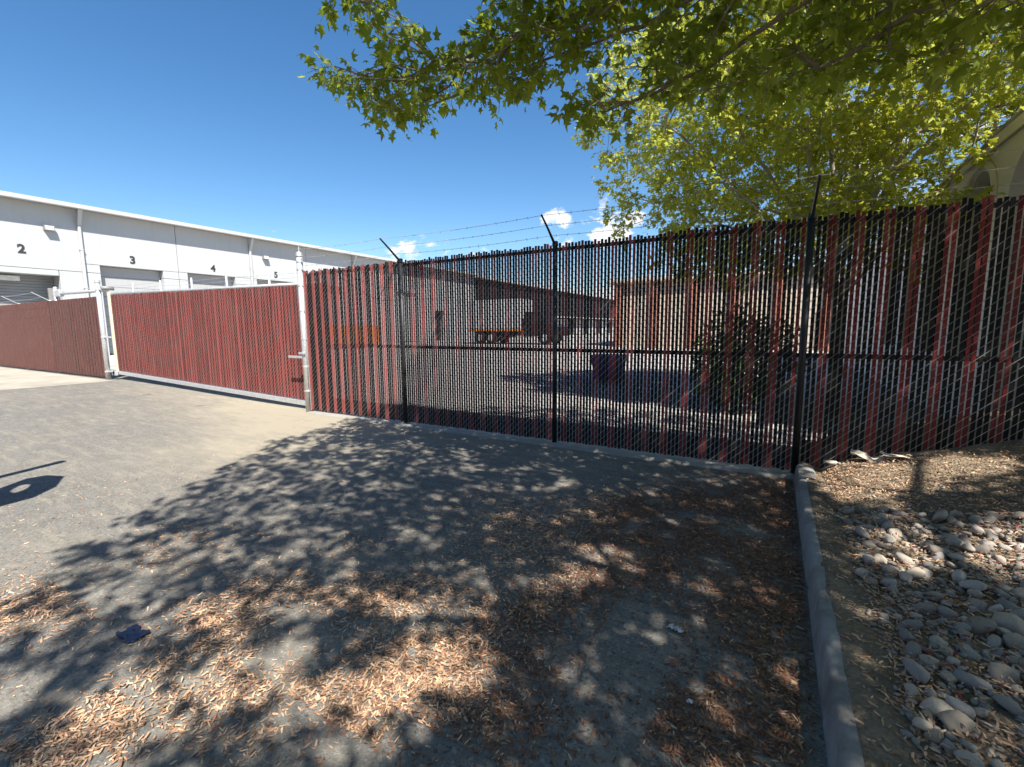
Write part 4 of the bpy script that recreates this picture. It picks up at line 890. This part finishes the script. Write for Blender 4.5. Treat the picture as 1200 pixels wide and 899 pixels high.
DENSITY = """
11111111111111111111113333333333333333
11111111111111111112232133333333333333
11111111111222221112358833333333333333
11111111112246775321137863133333333333
11111111111234676532246776631333333333
11111111111122222233467987543113333333
11111111111123321125899635898431333333
11111111111122454323677543699996323333
11111111111234433334677655799999534333
11111111111234543223468999899999438952
11111111111122333222335799988997338993
11111111111111112223343456667995125995
11111111111111111122444333435995114596
11111111111111111112233333456896225897
11111111111111111111222234566787557998
11111111111111111111122335667777779998
11111111111111111111123445677767899998
11111111111111111111234456777777899999
11111111111111111111234556677889999999
11111111111111111111234455567899999999
01111111111111111111223344557999999999
00011111111111111111112223456899999999
00000111111111111111111112346799999999
00000001111111111111111111235689999999
00000000011111111111111111224568999999
00000000001111111111111111123456788999
00000000000011111111111111122345667999
00000000000000111111111111122334556899
00000000000000001111111111112233445799
00000000000000000011111111112223345699
00000000000000000000111111111222334578
00000000000000000000001111111222233566
"""
# ------------------------------------------------------------------ trees
LEAF = np.array([(0, .36, .03), (0, 0, 0), (.36, .03, -.07), (.21, .24, 0), (.55, .47, -.10), (.19, .56, 0), (0, 1.0, -.12), (-.19, .56, 0), (-.55, .47, -.10), (-.21, .24, 0), (-.36, .03, -.07)])
LEAF_F = np.array([(0, 1+k, 1+(k+1) % 10) for k in range(10)])
def leaves_mesh(name, P, D, Nn, S, mat):
    """P base points, D pointing direction, Nn rough normals, S sizes"""
    D = D/np.linalg.norm(D, axis=1, keepdims=True); X = np.cross(D, Nn); X /= np.linalg.norm(X, axis=1, keepdims=True)+1e-9; Z = np.cross(X, D)
    rq = np.random.default_rng(len(P)); cz = rq.uniform(-0.6, 3.4, len(P))[:, None, None]; cx = rq.uniform(0.7, 1.12, len(P))[:, None, None]
    V = P[:, None, :] + S[:, None, None]*(cx*LEAF[None, :, 0:1]*X[:, None, :] + LEAF[None, :, 1:2]*D[:, None, :] + cz*LEAF[None, :, 2:3]*Z[:, None, :])
    n = len(P); F = (np.arange(n)*11)[:, None, None] + LEAF_F[None]
    return fast_mesh(name, V.reshape(-1, 3), F.reshape(-1, 3), mat)

def grow_tree(name, label, base, stems, clusters, per, size, leafmat, barkmat, seed, rmin=0.0035, rexp=0.46, droop=0.35, maxd=0.02):
    rg = np.random.default_rng(seed)
    pos = []; par = []; 
    def addpath(pts, start):
        cur = start
        for a, c in zip(pts[:-1], pts[1:]):
            a = np.array(a, float); c = np.array(c, float); m = max(1, int(np.linalg.norm(c-a)/0.16))
            for i in range(1, m+1):
                jit = rg.normal(size=3)*0.012 if i < m else 0
                pos.append(a + (c-a)*i/m + jit); par.append(cur); cur = len(pos)-1
        return cur
    pos.append(np.array(stems[0][0], float)); par.append(-1)
    addpath(stems[0], 0)
    for st in stems[1:]:
        A = np.array(pos); j = int(np.argmin(np.linalg.norm(A - np.array(st[0]), axis=1)))
        addpath([pos[j]] + list(st[1:]), j)
    nskel = len(pos)
    C = np.array([c[:3] for c in clusters], float)
    start = np.array(stems[0][-1], float)
    order = np.argsort(np.linalg.norm(C - start, axis=1))
    # distance along the tree from the base keeps joins pointing outwards
    plen = [0.0]*nskel
    for i in range(1, nskel): plen[i] = plen[par[i]] + np.linalg.norm(pos[i]-pos[par[i]])
    tipnode = {}
    POS = np.zeros((nskel + len(C)*14 + 10, 3)); PL = np.zeros(len(POS)); POS[:nskel] = pos; PL[:nskel] = plen; nn = nskel; PAR = list(par)
    for ci in order:
        c = C[ci]; d = np.linalg.norm(POS[:nn]-c, axis=1)
        cost = d + 0.28*PL[:nn] + 0.5*np.maximum(0, POS[:nn, 2]-c[2]-0.1)
        cost[:6] += 5
        j = int(np.argmin(cost)); L = d[j]; m = max(1, min(9, int(L/0.17))); a = POS[j].copy(); cur = j
        bend = rg.normal(size=3)*0.06*L + np.array([0, 0, 0.10*L])
        for i in range(1, m+1):
            t = i/m; p = a + (c-a)*t + bend*4*t*(1-t)*0.6
            POS[nn] = p; PL[nn] = PL[cur] + np.linalg.norm(p-POS[cur]); PAR.append(cur); cur = nn; nn += 1
        tipnode[ci] = cur
    tips = np.zeros(nn)
    for n_ in tipnode.values(): tips[n_] += 1
    for i in range(nn-1, 0, -1): tips[PAR[i]] += tips[i]
    R = rmin*np.maximum(tips, 0.6)**rexp
    kids = [[] for _ in range(nn)]
    for i in range(1, nn): kids[PAR[i]].append(i)
    R[0] = R[0]*1.35
    t = root(name, base); tag(t, label, "tree")
    wood = MB(); limbs = MB(); stack = [(0, None)]
    while stack:
        s, frm = stack.pop()
        chain = ([frm] if frm is not None else []) + [s]
        while kids[chain[-1]]:
            ks = sorted(kids[chain[-1]], key=lambda k: -tips[k]); chain.append(ks[0])
            for k in ks[1:]: stack.append((k, chain[-2]))
        rr = [R[k] for k in chain]
        if frm is not None: rr[0] = min(rr[0], rr[1]*1.15)
        if len(chain) < 2: continue
        big = max(rr) > 0.05
        (wood if frm is None else limbs).tube([POS[k] for k in chain], rr, 12 if big else 5, cap=False)
    # twigs and leaves
    P, D, S = [], [], []
    for ci, cl in enumerate(clusters):
        c = np.array(cl[:3]); rad_ = cl[3]; n = max(6, int(round(per*(rad_/0.22)*rg.uniform(0.75, 1.25)))); k = 0
        outv = c - POS[PAR[tipnode[ci]]]; outv = outv/(np.linalg.norm(outv)+1e-6)
        while k < n:
            d = outv*0.6 + rg.normal(size=3)*0.75; d[2] *= 0.6; d /= np.linalg.norm(d); L = rad_*rg.uniform(0.5, 1.3)
            tip = c + d*L + np.array([0, 0, -droop*L*0.3]); 
            limbs.tube([tuple(c), tuple((c+tip)/2 + np.array([0, 0, 0.06*L])), tuple(tip)], [0.0028, 0.002, 0.0012], 3, cap=False)
            m = min(n-k, int(rg.integers(4, 8)))
            for q in range(m):
                u = rg.uniform(0.25, 1.05); b_ = c + (tip-c)*u + rg.normal(size=3)*0.018
                ld = d*0.7 + rg.normal(size=3)*0.7 + np.array([0, 0, -droop]); P.append(b_ + ld/np.linalg.norm(ld)*size*0.5); D.append(ld); S.append(size*rg.uniform(0.55, 1.25))
            k += m
    P = np.array(P); D = np.array(D); S = np.array(S); Nn = rg.normal(size=P.shape)*0.45 + np.array([0.32, -0.24, 1.0])*0.9
    part(wood, "trunk", barkmat, t, True)
    put(link("branches", limbs.mesh("branches", barkmat, True)), t)["kind"] = "stuff"
    put(link("crown", leaves_mesh("crown", P, D, Nn, S, leafmat)), t)
    return t

CLA = [float(v)/100 for v in CLUSTERS_A.split()]
CLA = [tuple(CLA[i:i+3]) for i in range(0, len(CLA), 3)]
CLA = [c + ((0.15,) if i < N_NEAR else (0.23,)) for i, c in enumerate(CLA)]
stemsA = [[(2.75, 0.55, 0.1), (2.72, 0.58, 1.1), (2.62, 0.66, 2.0), (2.6, 0.75, 3.0), (2.5, 0.8, 4.6), (2.35, 0.85, 6.4)],
          [(2.62, 0.66, 2.0), (1.6, 1.7, 2.75), (0.45, 2.4, 3.05), (-0.52, 2.85, 3.13), (-0.78, 2.96, 3.14), (-1.09, 3.03, 3.18), (-1.32, 3.05, 3.19), (-1.74, 3.04, 3.17)],
          [(0.45, 2.4, 3.05), (-0.2, 2.7, 3.22), (-0.93, 2.88, 3.29), (-1.24, 2.94, 3.32), (-1.69, 2.92, 3.31), (-2.15, 2.87, 3.24), (-2.67, 2.62, 3.15), (-2.98, 2.42, 3.17)],
          [(1.6, 1.7, 2.75), (0.7, 2.5, 2.95), (0.05, 2.88, 2.96), (-0.2, 3.0, 2.93), (-0.45, 3.12, 2.88), (-0.78, 3.18, 2.84), (-1.15, 3.2, 2.81)],
          [(2.62, 0.66, 2.0), (1.5, 2.1, 2.6), (0.56, 2.82, 2.76), (0.27, 2.99, 2.71), (0.13, 3.06, 2.71)],
          [(0.56, 2.82, 2.76), (0.61, 2.86, 2.64), (0.59, 2.92, 2.51)],
          [(2.6, 0.75, 3.0), (1.2, 0.4, 4.2), (-0.6, -0.1, 4.7), (-1.4, -0.4, 4.6)],
          [(2.6, 0.75, 3.0), (3.4, 1.9, 4.2), (4.1, 2.9, 5.0)],
          [(2.6, 0.75, 3.0), (3.8, -0.2, 4.3), (5.0, -0.9, 5.0)],
          [(2.55, 0.78, 3.6), (1.6, 1.9, 4.9), (0.6, 2.9, 5.6)]]
grow_tree("maple_tree", "maple tree whose leafy limbs overhang the top of the view, trunk out of frame", (2.75, 0.55, 0.1), stemsA, CLA, 29, 0.078, M['leafA'], M['bark'], 21)

rb = np.random.default_rng(8); CLB = []
while len(CLB) < 1230:
    u = rb.normal(size=3); u /= np.linalg.norm(u); r = rb.random()**(1/3.2)
    c = np.array([1.05, 8.9, 4.85]) + u*r*np.array([3.55, 3.2, 2.75])*(1 + 0.14*math.sin(5*u[0]+2*u[2]) + 0.10*math.sin(9*u[1]+4*u[0]))
    if c[2] < 2.15 or (c[0] > 1.9 and c[2] < 3.75 + 0.42*max(0, c[0]-1.9)): continue
    if c[0] > 1.4 and rb.random() < 0.25: continue
    if any(abs(c[0]-o[0]) + abs(c[1]-o[1]) + abs(c[2]-o[2]) < 0.30 for o in CLB): continue
    CLB.append((c[0], c[1], c[2], 0.24))
stemsB = [[(0.85, 8.6, -0.05), (0.85, 8.6, 1.0), (0.83, 8.62, 1.7)]]
for a, rr_, zz in ((0.3, 1.1, 5.6), (1.2, 0.8, 6.8), (2.2, 1.2, 6.0), (3.2, 1.6, 5.4), (4.2, 1.0, 6.2), (5.2, 1.5, 5.4), (2.8, 0.3, 7.0), (3.7, 2.2, 4.4), (5.7, 2.0, 4.6)):
    e = (0.83 + rr_*math.cos(a)*1.3, 8.62 + rr_*math.sin(a), zz)
    stemsB.append([(0.83, 8.62, 1.7), (0.83 + 0.35*(e[0]-0.83), 8.62 + 0.35*(e[1]-8.62), 1.7 + 0.42*(zz-1.7)), e])
grow_tree("young_maple_tree", "sunlit yellow-green maple with several upright stems just behind the fence", (0.85, 8.6, 0), stemsB, CLB, 46, 0.092, M['leafB'], M['barkpale'], 5, rmin=0.0042, rexp=0.44)

# low dark shrubs at the foot of that tree
def shrub(c, r, h, seed, label):
    rg = np.random.default_rng(seed); n = 1500
    u = rg.normal(size=(n, 3)); u /= np.linalg.norm(u, axis=1, keepdims=True); q = rg.random(n)**(1/2.5)
    P = np.array(c) + u*q[:, None]*np.array([r, r, h/2]) + np.array([0, 0, h/2]); P[:, 2] = np.maximum(P[:, 2], c[2]+0.03)
    t = root("shrub", c); tag(t, label, "shrub")
    put(link("foliage", leaves_mesh("foliage", P, u + rg.normal(size=(n, 3))*0.4, rg.normal(size=(n, 3))*0.5 + np.array([0, 0, 1]), rg.uniform(0.05, 0.1, n), M['shrub'])), t)
    b = MB()
    for k in range(7):
        a = k*0.9; b.tube([c, (c[0]+r*0.5*math.cos(a), c[1]+r*0.5*math.sin(a), c[2]+h*0.5), (c[0]+r*0.8*math.cos(a), c[1]+r*0.8*math.sin(a), c[2]+h*0.85)], [0.012, 0.008, 0.004], 5)
    part(b, "stem", M['bark'], t)
shrub((-0.1, 9.6, 0), 0.7, 1.5, 3, "dark shrub behind the fence, beside the young maple's trunk")
shrub((-0.9, 10.6, 0), 0.6, 1.1, 4, "lower dark shrub behind the fence, farther from the young maple's trunk")

shrub((-0.55, 7.9, 0), 0.6, 1.7, 7, "tallest dark shrub behind the fence, near the curb end")

# ------------------------------------------------------------------ fallen maple seeds
DENS = DENSITY.split()
def seeds_mesh(pts, name, seed, zf, lo=0.013, hi=0.028, mat='seed'):
    rg = np.random.default_rng(seed); n = len(pts)
    T = np.array([(0, -.5, 0), (.11, -.40, .05), (.12, -.25, .05), (.14, .15, .03), (.09, .45, .05), (-.05, .5, .02), (-.13, .2, 0), (-.07, -.25, .03)])
    Fq = np.array([(0, 1, 2, 7), (7, 2, 3, 6), (6, 3, 4, 5)])
    S = rg.uniform(lo, hi, n); a = rg.uniform(0, 2*math.pi, n) 
    tx = rg.normal(size=n)*0.22; ty = rg.normal(size=n)*0.30
    D = np.stack([np.cos(a), np.sin(a), tx], 1); D /= np.linalg.norm(D, axis=1, keepdims=True)
    Z = np.stack([rg.normal(size=n)*0.25, rg.normal(size=n)*0.25, np.ones(n)], 1)
    X = np.cross(D, Z); X /= np.linalg.norm(X, axis=1, keepdims=True); Z = np.cross(X, D)
    B = np.array([(p[0], p[1], zf(p[0], p[1])) for p in pts]); B[:, 2] += S*0.5*np.abs(D[:, 2]) + 0.002 + np.array([p[2] for p in pts])
    w = rg.uniform(0.75, 1.15, n)
    V = B[:, None, :] + S[:, None, None]*(T[None, :, 0:1]*w[:, None, None]*X[:, None, :] + T[None, :, 1:2]*D[:, None, :] + T[None, :, 2:3]*Z[:, None, :]*1.6)
    F = (np.arange(n)*8)[:, None, None] + Fq[None]
    me = fast_mesh(name, V.reshape(-1, 3), F.reshape(-1, 4), M[mat])
    o = link(name, me); o["kind"] = "stuff"; return o
rs = random.Random(77); pts = []
for j, row in enumerate(DENS):
    for i, ch in enumerate(row):
        d = int(ch)
        dm = {0: 25, 1: 120, 2: 420, 3: 950, 4: 1800, 5: 3000, 6: 4600, 7: 6500, 8: 8500, 9: 10500}[d]
        for k in range(int(1.5*dm*0.15*0.15 + rs.random())):
            x = -5.4 + (i + rs.random())*0.15; y = (j + rs.random())*0.15
            cl = mnoise.noise((x*2.3, y*2.3, 7))*0.8 + mnoise.noise((x*7, y*7, 9))*0.6
            if x > 0.205 or y > 4.58 or rs.random() > 0.75 + 1.0*cl: continue
            pts.append((x, y, 0.009*rs.random()*(d > 5)))
darker = [p for p in pts if rs.random() < 0.9*smooth01((p[0] + 1.35 + 0.5*mnoise.noise((p[0]*2, p[1]*2, 3)))/0.7)]  # share of shade-darkened seeds rises towards the curb
darker_set = set(darker); pts = [p for p in pts if p not in darker_set]
o = seeds_mesh(darker, "shade_toned_maple_seeds", 14, lambda x, y: 0.0, mat='shadeseed'); tag(o, "dark brown carpet of maple seeds along the curb, shade put into their colour", "seeds")
o = seeds_mesh(pts, "maple_seeds", 4, lambda x, y: 0.0)
tag(o, "tan winged maple seeds drifted over the asphalt", "seeds")
pts = []
for k in range(15000):
    x = 0.42 + 1.5*rs.random()**1.2; y = rs.uniform(1.0, 4.6)
    pts.append((x, y, 0.02*rs.random()))
for k in range(1500): pts.append((0.28 + 0.25*rs.random()**0.7, rs.uniform(1.0, 4.5), 0.006*rs.random()))
o = seeds_mesh(pts, "planter_litter", 6, soil_z, 0.012, 0.03); tag(o, "brown seeds and leaf bits scattered among the planter rocks", "litter")

pts = [(1.22 + rs.gauss(0, 0.13), 2.95 + rs.gauss(0, 0.22), 0.03 + 0.03*rs.random()) for k in range(130)] + [(rs.uniform(0.5, 1.6), rs.uniform(1.6, 3.4), 0.03) for k in range(160)]
o = seeds_mesh(pts, "red_leaf_bits", 9, soil_z, 0.015, 0.035, 'redbit'); tag(o, "dark red dried leaf bits on the planter rocks", "litter")
# ------------------------------------------------------------------ river rocks in the planter
def rock_mesh(seed, mat, sub=2):
    bm = bmesh.new(); bmesh.ops.create_icosphere(bm, subdivisions=sub, radius=1.0); r_ = random.Random(seed)
    ax = (1.0, r_.uniform(0.6, 0.9), r_.uniform(0.45, 0.72)); off = Vector((seed*3.7, seed*1.3, 0))
    planes = [(Vector((r_.gauss(0, 1), r_.gauss(0, 1), r_.gauss(0, 1))).normalized(), r_.uniform(0.50, 0.80)) for _ in range(9)]
    for v in bm.verts:
        p = v.co.normalized(); p = p*(1 + 0.22*mnoise.noise(p*1.3 + off) + 0.07*mnoise.noise(p*3.1 + off))
        for n_, d in planes:
            e = p.dot(n_) - d
            if e > 0: p = p - n_*e*0.95
        v.co = Vector((p.x*ax[0], p.y*ax[1], p.z*ax[2]))
    me = bpy.data.meshes.new("river_rock"); bm.to_mesh(me); bm.free(); me.materials.append(mat)
    me.polygons.foreach_set('use_smooth', [True]*len(me.polygons)); return me
rock_meshes = [rock_mesh(i+1, M[('rock', 'rock2', 'rock3', 'rock')[i % 4]]) for i in range(12)]
rr = random.Random(5); placed = []
tries = 0
def rock_zone(x, y):
    """bed edge: rocks keep off the curb and stop short of the fence"""
    if x < 0.43 + 0.07*mnoise.noise((y*4, 0, 1)): return False
    return y < 3.55 + 0.25*mnoise.noise((x*3, 2, 1)) - 0.12*(x-0.5)
while len(placed) < 300 and tries < 40000:
    tries += 1
    x = rr.uniform(0.42, 1.65); y = rr.uniform(1.55, 3.75)
    if x > 0.33*y + 0.32 or not rock_zone(x, y): continue
    s = 0.019 + 0.025*rr.random()**1.6
    if len(placed) < 16: s = rr.uniform(0.042, 0.055)
    if any((x-a)**2 + (y-b)**2 < (0.62*(s+c))**2 for a, b, c in placed): continue
    placed.append((x, y, s))
    o = bpy.data.objects.new("river_rock", rr.choice(rock_meshes)); col.objects.link(o)
    o.location = (x, y, soil_z(x, y) + s*rr.uniform(0.1, 0.6)); o.scale = (s*1.12, s*1.12, s*rr.uniform(0.9, 1.2)); o.rotation_euler = (rr.gauss(0, 0.4), rr.gauss(0, 0.4), rr.uniform(0, 6.28))
    tag(o, "smooth grey or tan river rock lying in the planter bed", "rock", "river rocks in the planter bed")
# finer gravel between them
gm = [rock_mesh(40+i, None, 1) for i in range(4)]; GV, GF = [], []; base = 0
for k in range(7500):
    x = rr.uniform(0.40, 2.3); y = rr.uniform(0.6, 4.0)
    if not rock_zone(x, y) and rr.random() < 0.72: continue
    s = rr.uniform(0.007, 0.02) if x < 0.33*y+0.35 else rr.uniform(0.012, 0.05); me = rr.choice(gm)
    co = np.zeros(len(me.vertices)*3); me.vertices.foreach_get('co', co); co = co.reshape(-1, 3)*s
    a = rr.uniform(0, 6.28); ca, sa = math.cos(a), math.sin(a); co = np.stack([co[:, 0]*ca-co[:, 1]*sa, co[:, 0]*sa+co[:, 1]*ca, co[:, 2]], 1)
    GV.append(co + np.array([x, y, soil_z(x, y) + s*0.3])); GF.append(np.array([p.vertices[:] for p in me.polygons]) + base); base += len(co)
o = link("gravel", fast_mesh("gravel", np.concatenate(GV), np.concatenate(GF), M['rock'], True)); tag(o, "fine gravel filling between the planter rocks", "gravel", kind="stuff")

# ------------------------------------------------------------------ small litter
def crumple(name, label, cat, c, w, d, mat, seed, lift, thick=0.004, outline=None):
    b = MB(); n = 9; V = {}
    for j in range(n):
        for i in range(n):
            u = i/(n-1)-0.5; v = j/(n-1)-0.5
            x = c[0] + u*w + 0.02*mnoise.noise((u*5, v*5, seed)); y = c[1] + v*d + 0.02*mnoise.noise((u*5, v*5, seed+3))
            z = c[2] + lift*(0.5 + mnoise.noise((u*2.6, v*2.6, seed+7)) + 0.4*mnoise.noise((u*7, v*7, seed+9)) + 1.2*max(0, -u-0.1))
            V[i, j] = len(b.v); b.v.append((x, y, z))
    m = len(b.v); b.v += [(x, y, z-thick) for x, y, z in b.v]
    for j in range(n-1):
        for i in range(n-1):
            q = (V[i, j], V[i+1, j], V[i+1, j+1], V[i, j+1]); b.f += [q, tuple(k+m for k in reversed(q))]
    for i in range(n-1):
        for a_, b_ in (((i, 0), (i+1, 0)), ((i+1, n-1), (i, n-1)), ((n-1, i), (n-1, i+1)), ((0, i+1), (0, i))):
            p, q = V[a_], V[b_]; b.f.append((p, p+m, q+m, q))
    o = b.build(name, mat, None, True); return tag(o, label, cat)
crumple("cardboard_scrap", "crumpled pale cardboard scrap lying against the foot of the fence", "litter", (0.72, 4.60, soil_z(0.72, 4.6)+0.015), 0.22, 0.10, M['card'], 2, 0.05)
crumple("cardboard_scrap", "flat torn cardboard strip on the dirt next to the crumpled scrap", "litter", (0.93, 4.55, soil_z(0.93, 4.55)+0.012), 0.26, 0.09, M['card'], 5, 0.02)
crumple("cardboard_scrap", "small pale scrap beside the curb end at the fence", "litter", (0.52, 4.58, soil_z(0.52, 4.58)+0.012), 0.18, 0.07, M['card'], 8, 0.015)
crumple("blue_scrap", "dark blue flat scrap lying on the asphalt among the seeds", "litter", (-2.41, 0.766, 0.006), 0.13, 0.075, M['scrapblue'], 4, 0.006, 0.003)
crumple("paper_scrap", "tiny white paper scrap on the shaded asphalt", "litter", (-0.317, 1.99, 0.008), 0.05, 0.02, M['paper'], 6, 0.004, 0.003)
o = link("white_pebble", rock_mesh(77, M['paper'])); o.location = (-0.19, 1.594, 0.012); o.scale = (0.014, 0.014, 0.014); tag(o, "small round white pebble among the seeds on the asphalt", "pebble")

# ------------------------------------------------------------------ made-up unseen shadow caster: post, arm and plate shaped back from a shadow
sg = root("shadow_caster", (-4.55, -0.15, 0)); tag(sg, "made-up unseen post with arm and plate, shaped to cast a shadow on the lot", "sign post")
def from_shadow(sx, sy, z): return (sx + 0.64*z, sy - 0.48*z, z)
part(MB().tube([(-4.55, -0.15, 0), (-4.62, -0.12, 2.15)], 0.03, 10), "post", M['caster'], sg, True)
part(MB().tube([from_shadow(-6.38, 1.63, 2.1), from_shadow(-6.22, 1.15, 2.1), from_shadow(-6.05, 0.70, 2.08), (-4.62, -0.12, 2.05)], 0.05, 6), "arm", M['caster'], sg)
S0 = [(-5.71, 1.46), (-5.90, 1.39), (-5.93, 1.26), (-5.77, 1.06), (-5.62, 0.75), (-4.77, 0.62), (-5.15, 0.93), (-5.19, 1.13), (-5.39, 1.32)]
H0 = [(-5.66, 1.22), (-5.70, 1.21), (-5.71, 1.17), (-5.65, 1.12), (-5.58, 1.08), (-5.50, 1.08), (-5.49, 1.10), (-5.52, 1.15), (-5.58, 1.19)]
z = 1.55; n = 9; m = 2*n
V = [from_shadow(x, y, z) for x, y in S0] + [from_shadow(x, y, z) for x, y in H0]
V += [(x+0.01, y-0.008, q+0.016) for x, y, q in V]
part(MB().add(V, [(i, (i+1) % n, n+(i+1) % n, n+i) for i in range(n)] + [(m+i, m+n+i, m+n+(i+1) % n, m+(i+1) % n) for i in range(n)]
     + [(i, m+i, m+(i+1) % n, (i+1) % n) for i in range(n)] + [(n+i, n+(i+1) % n, m+n+(i+1) % n, m+n+i) for i in range(n)]), "caster_plate", M['caster'], sg)
part(MB().tube([from_shadow(-5.15, 0.72, z), (-4.6, -0.13, 1.5)], 0.02, 6), "bracket", M['caster'], sg)
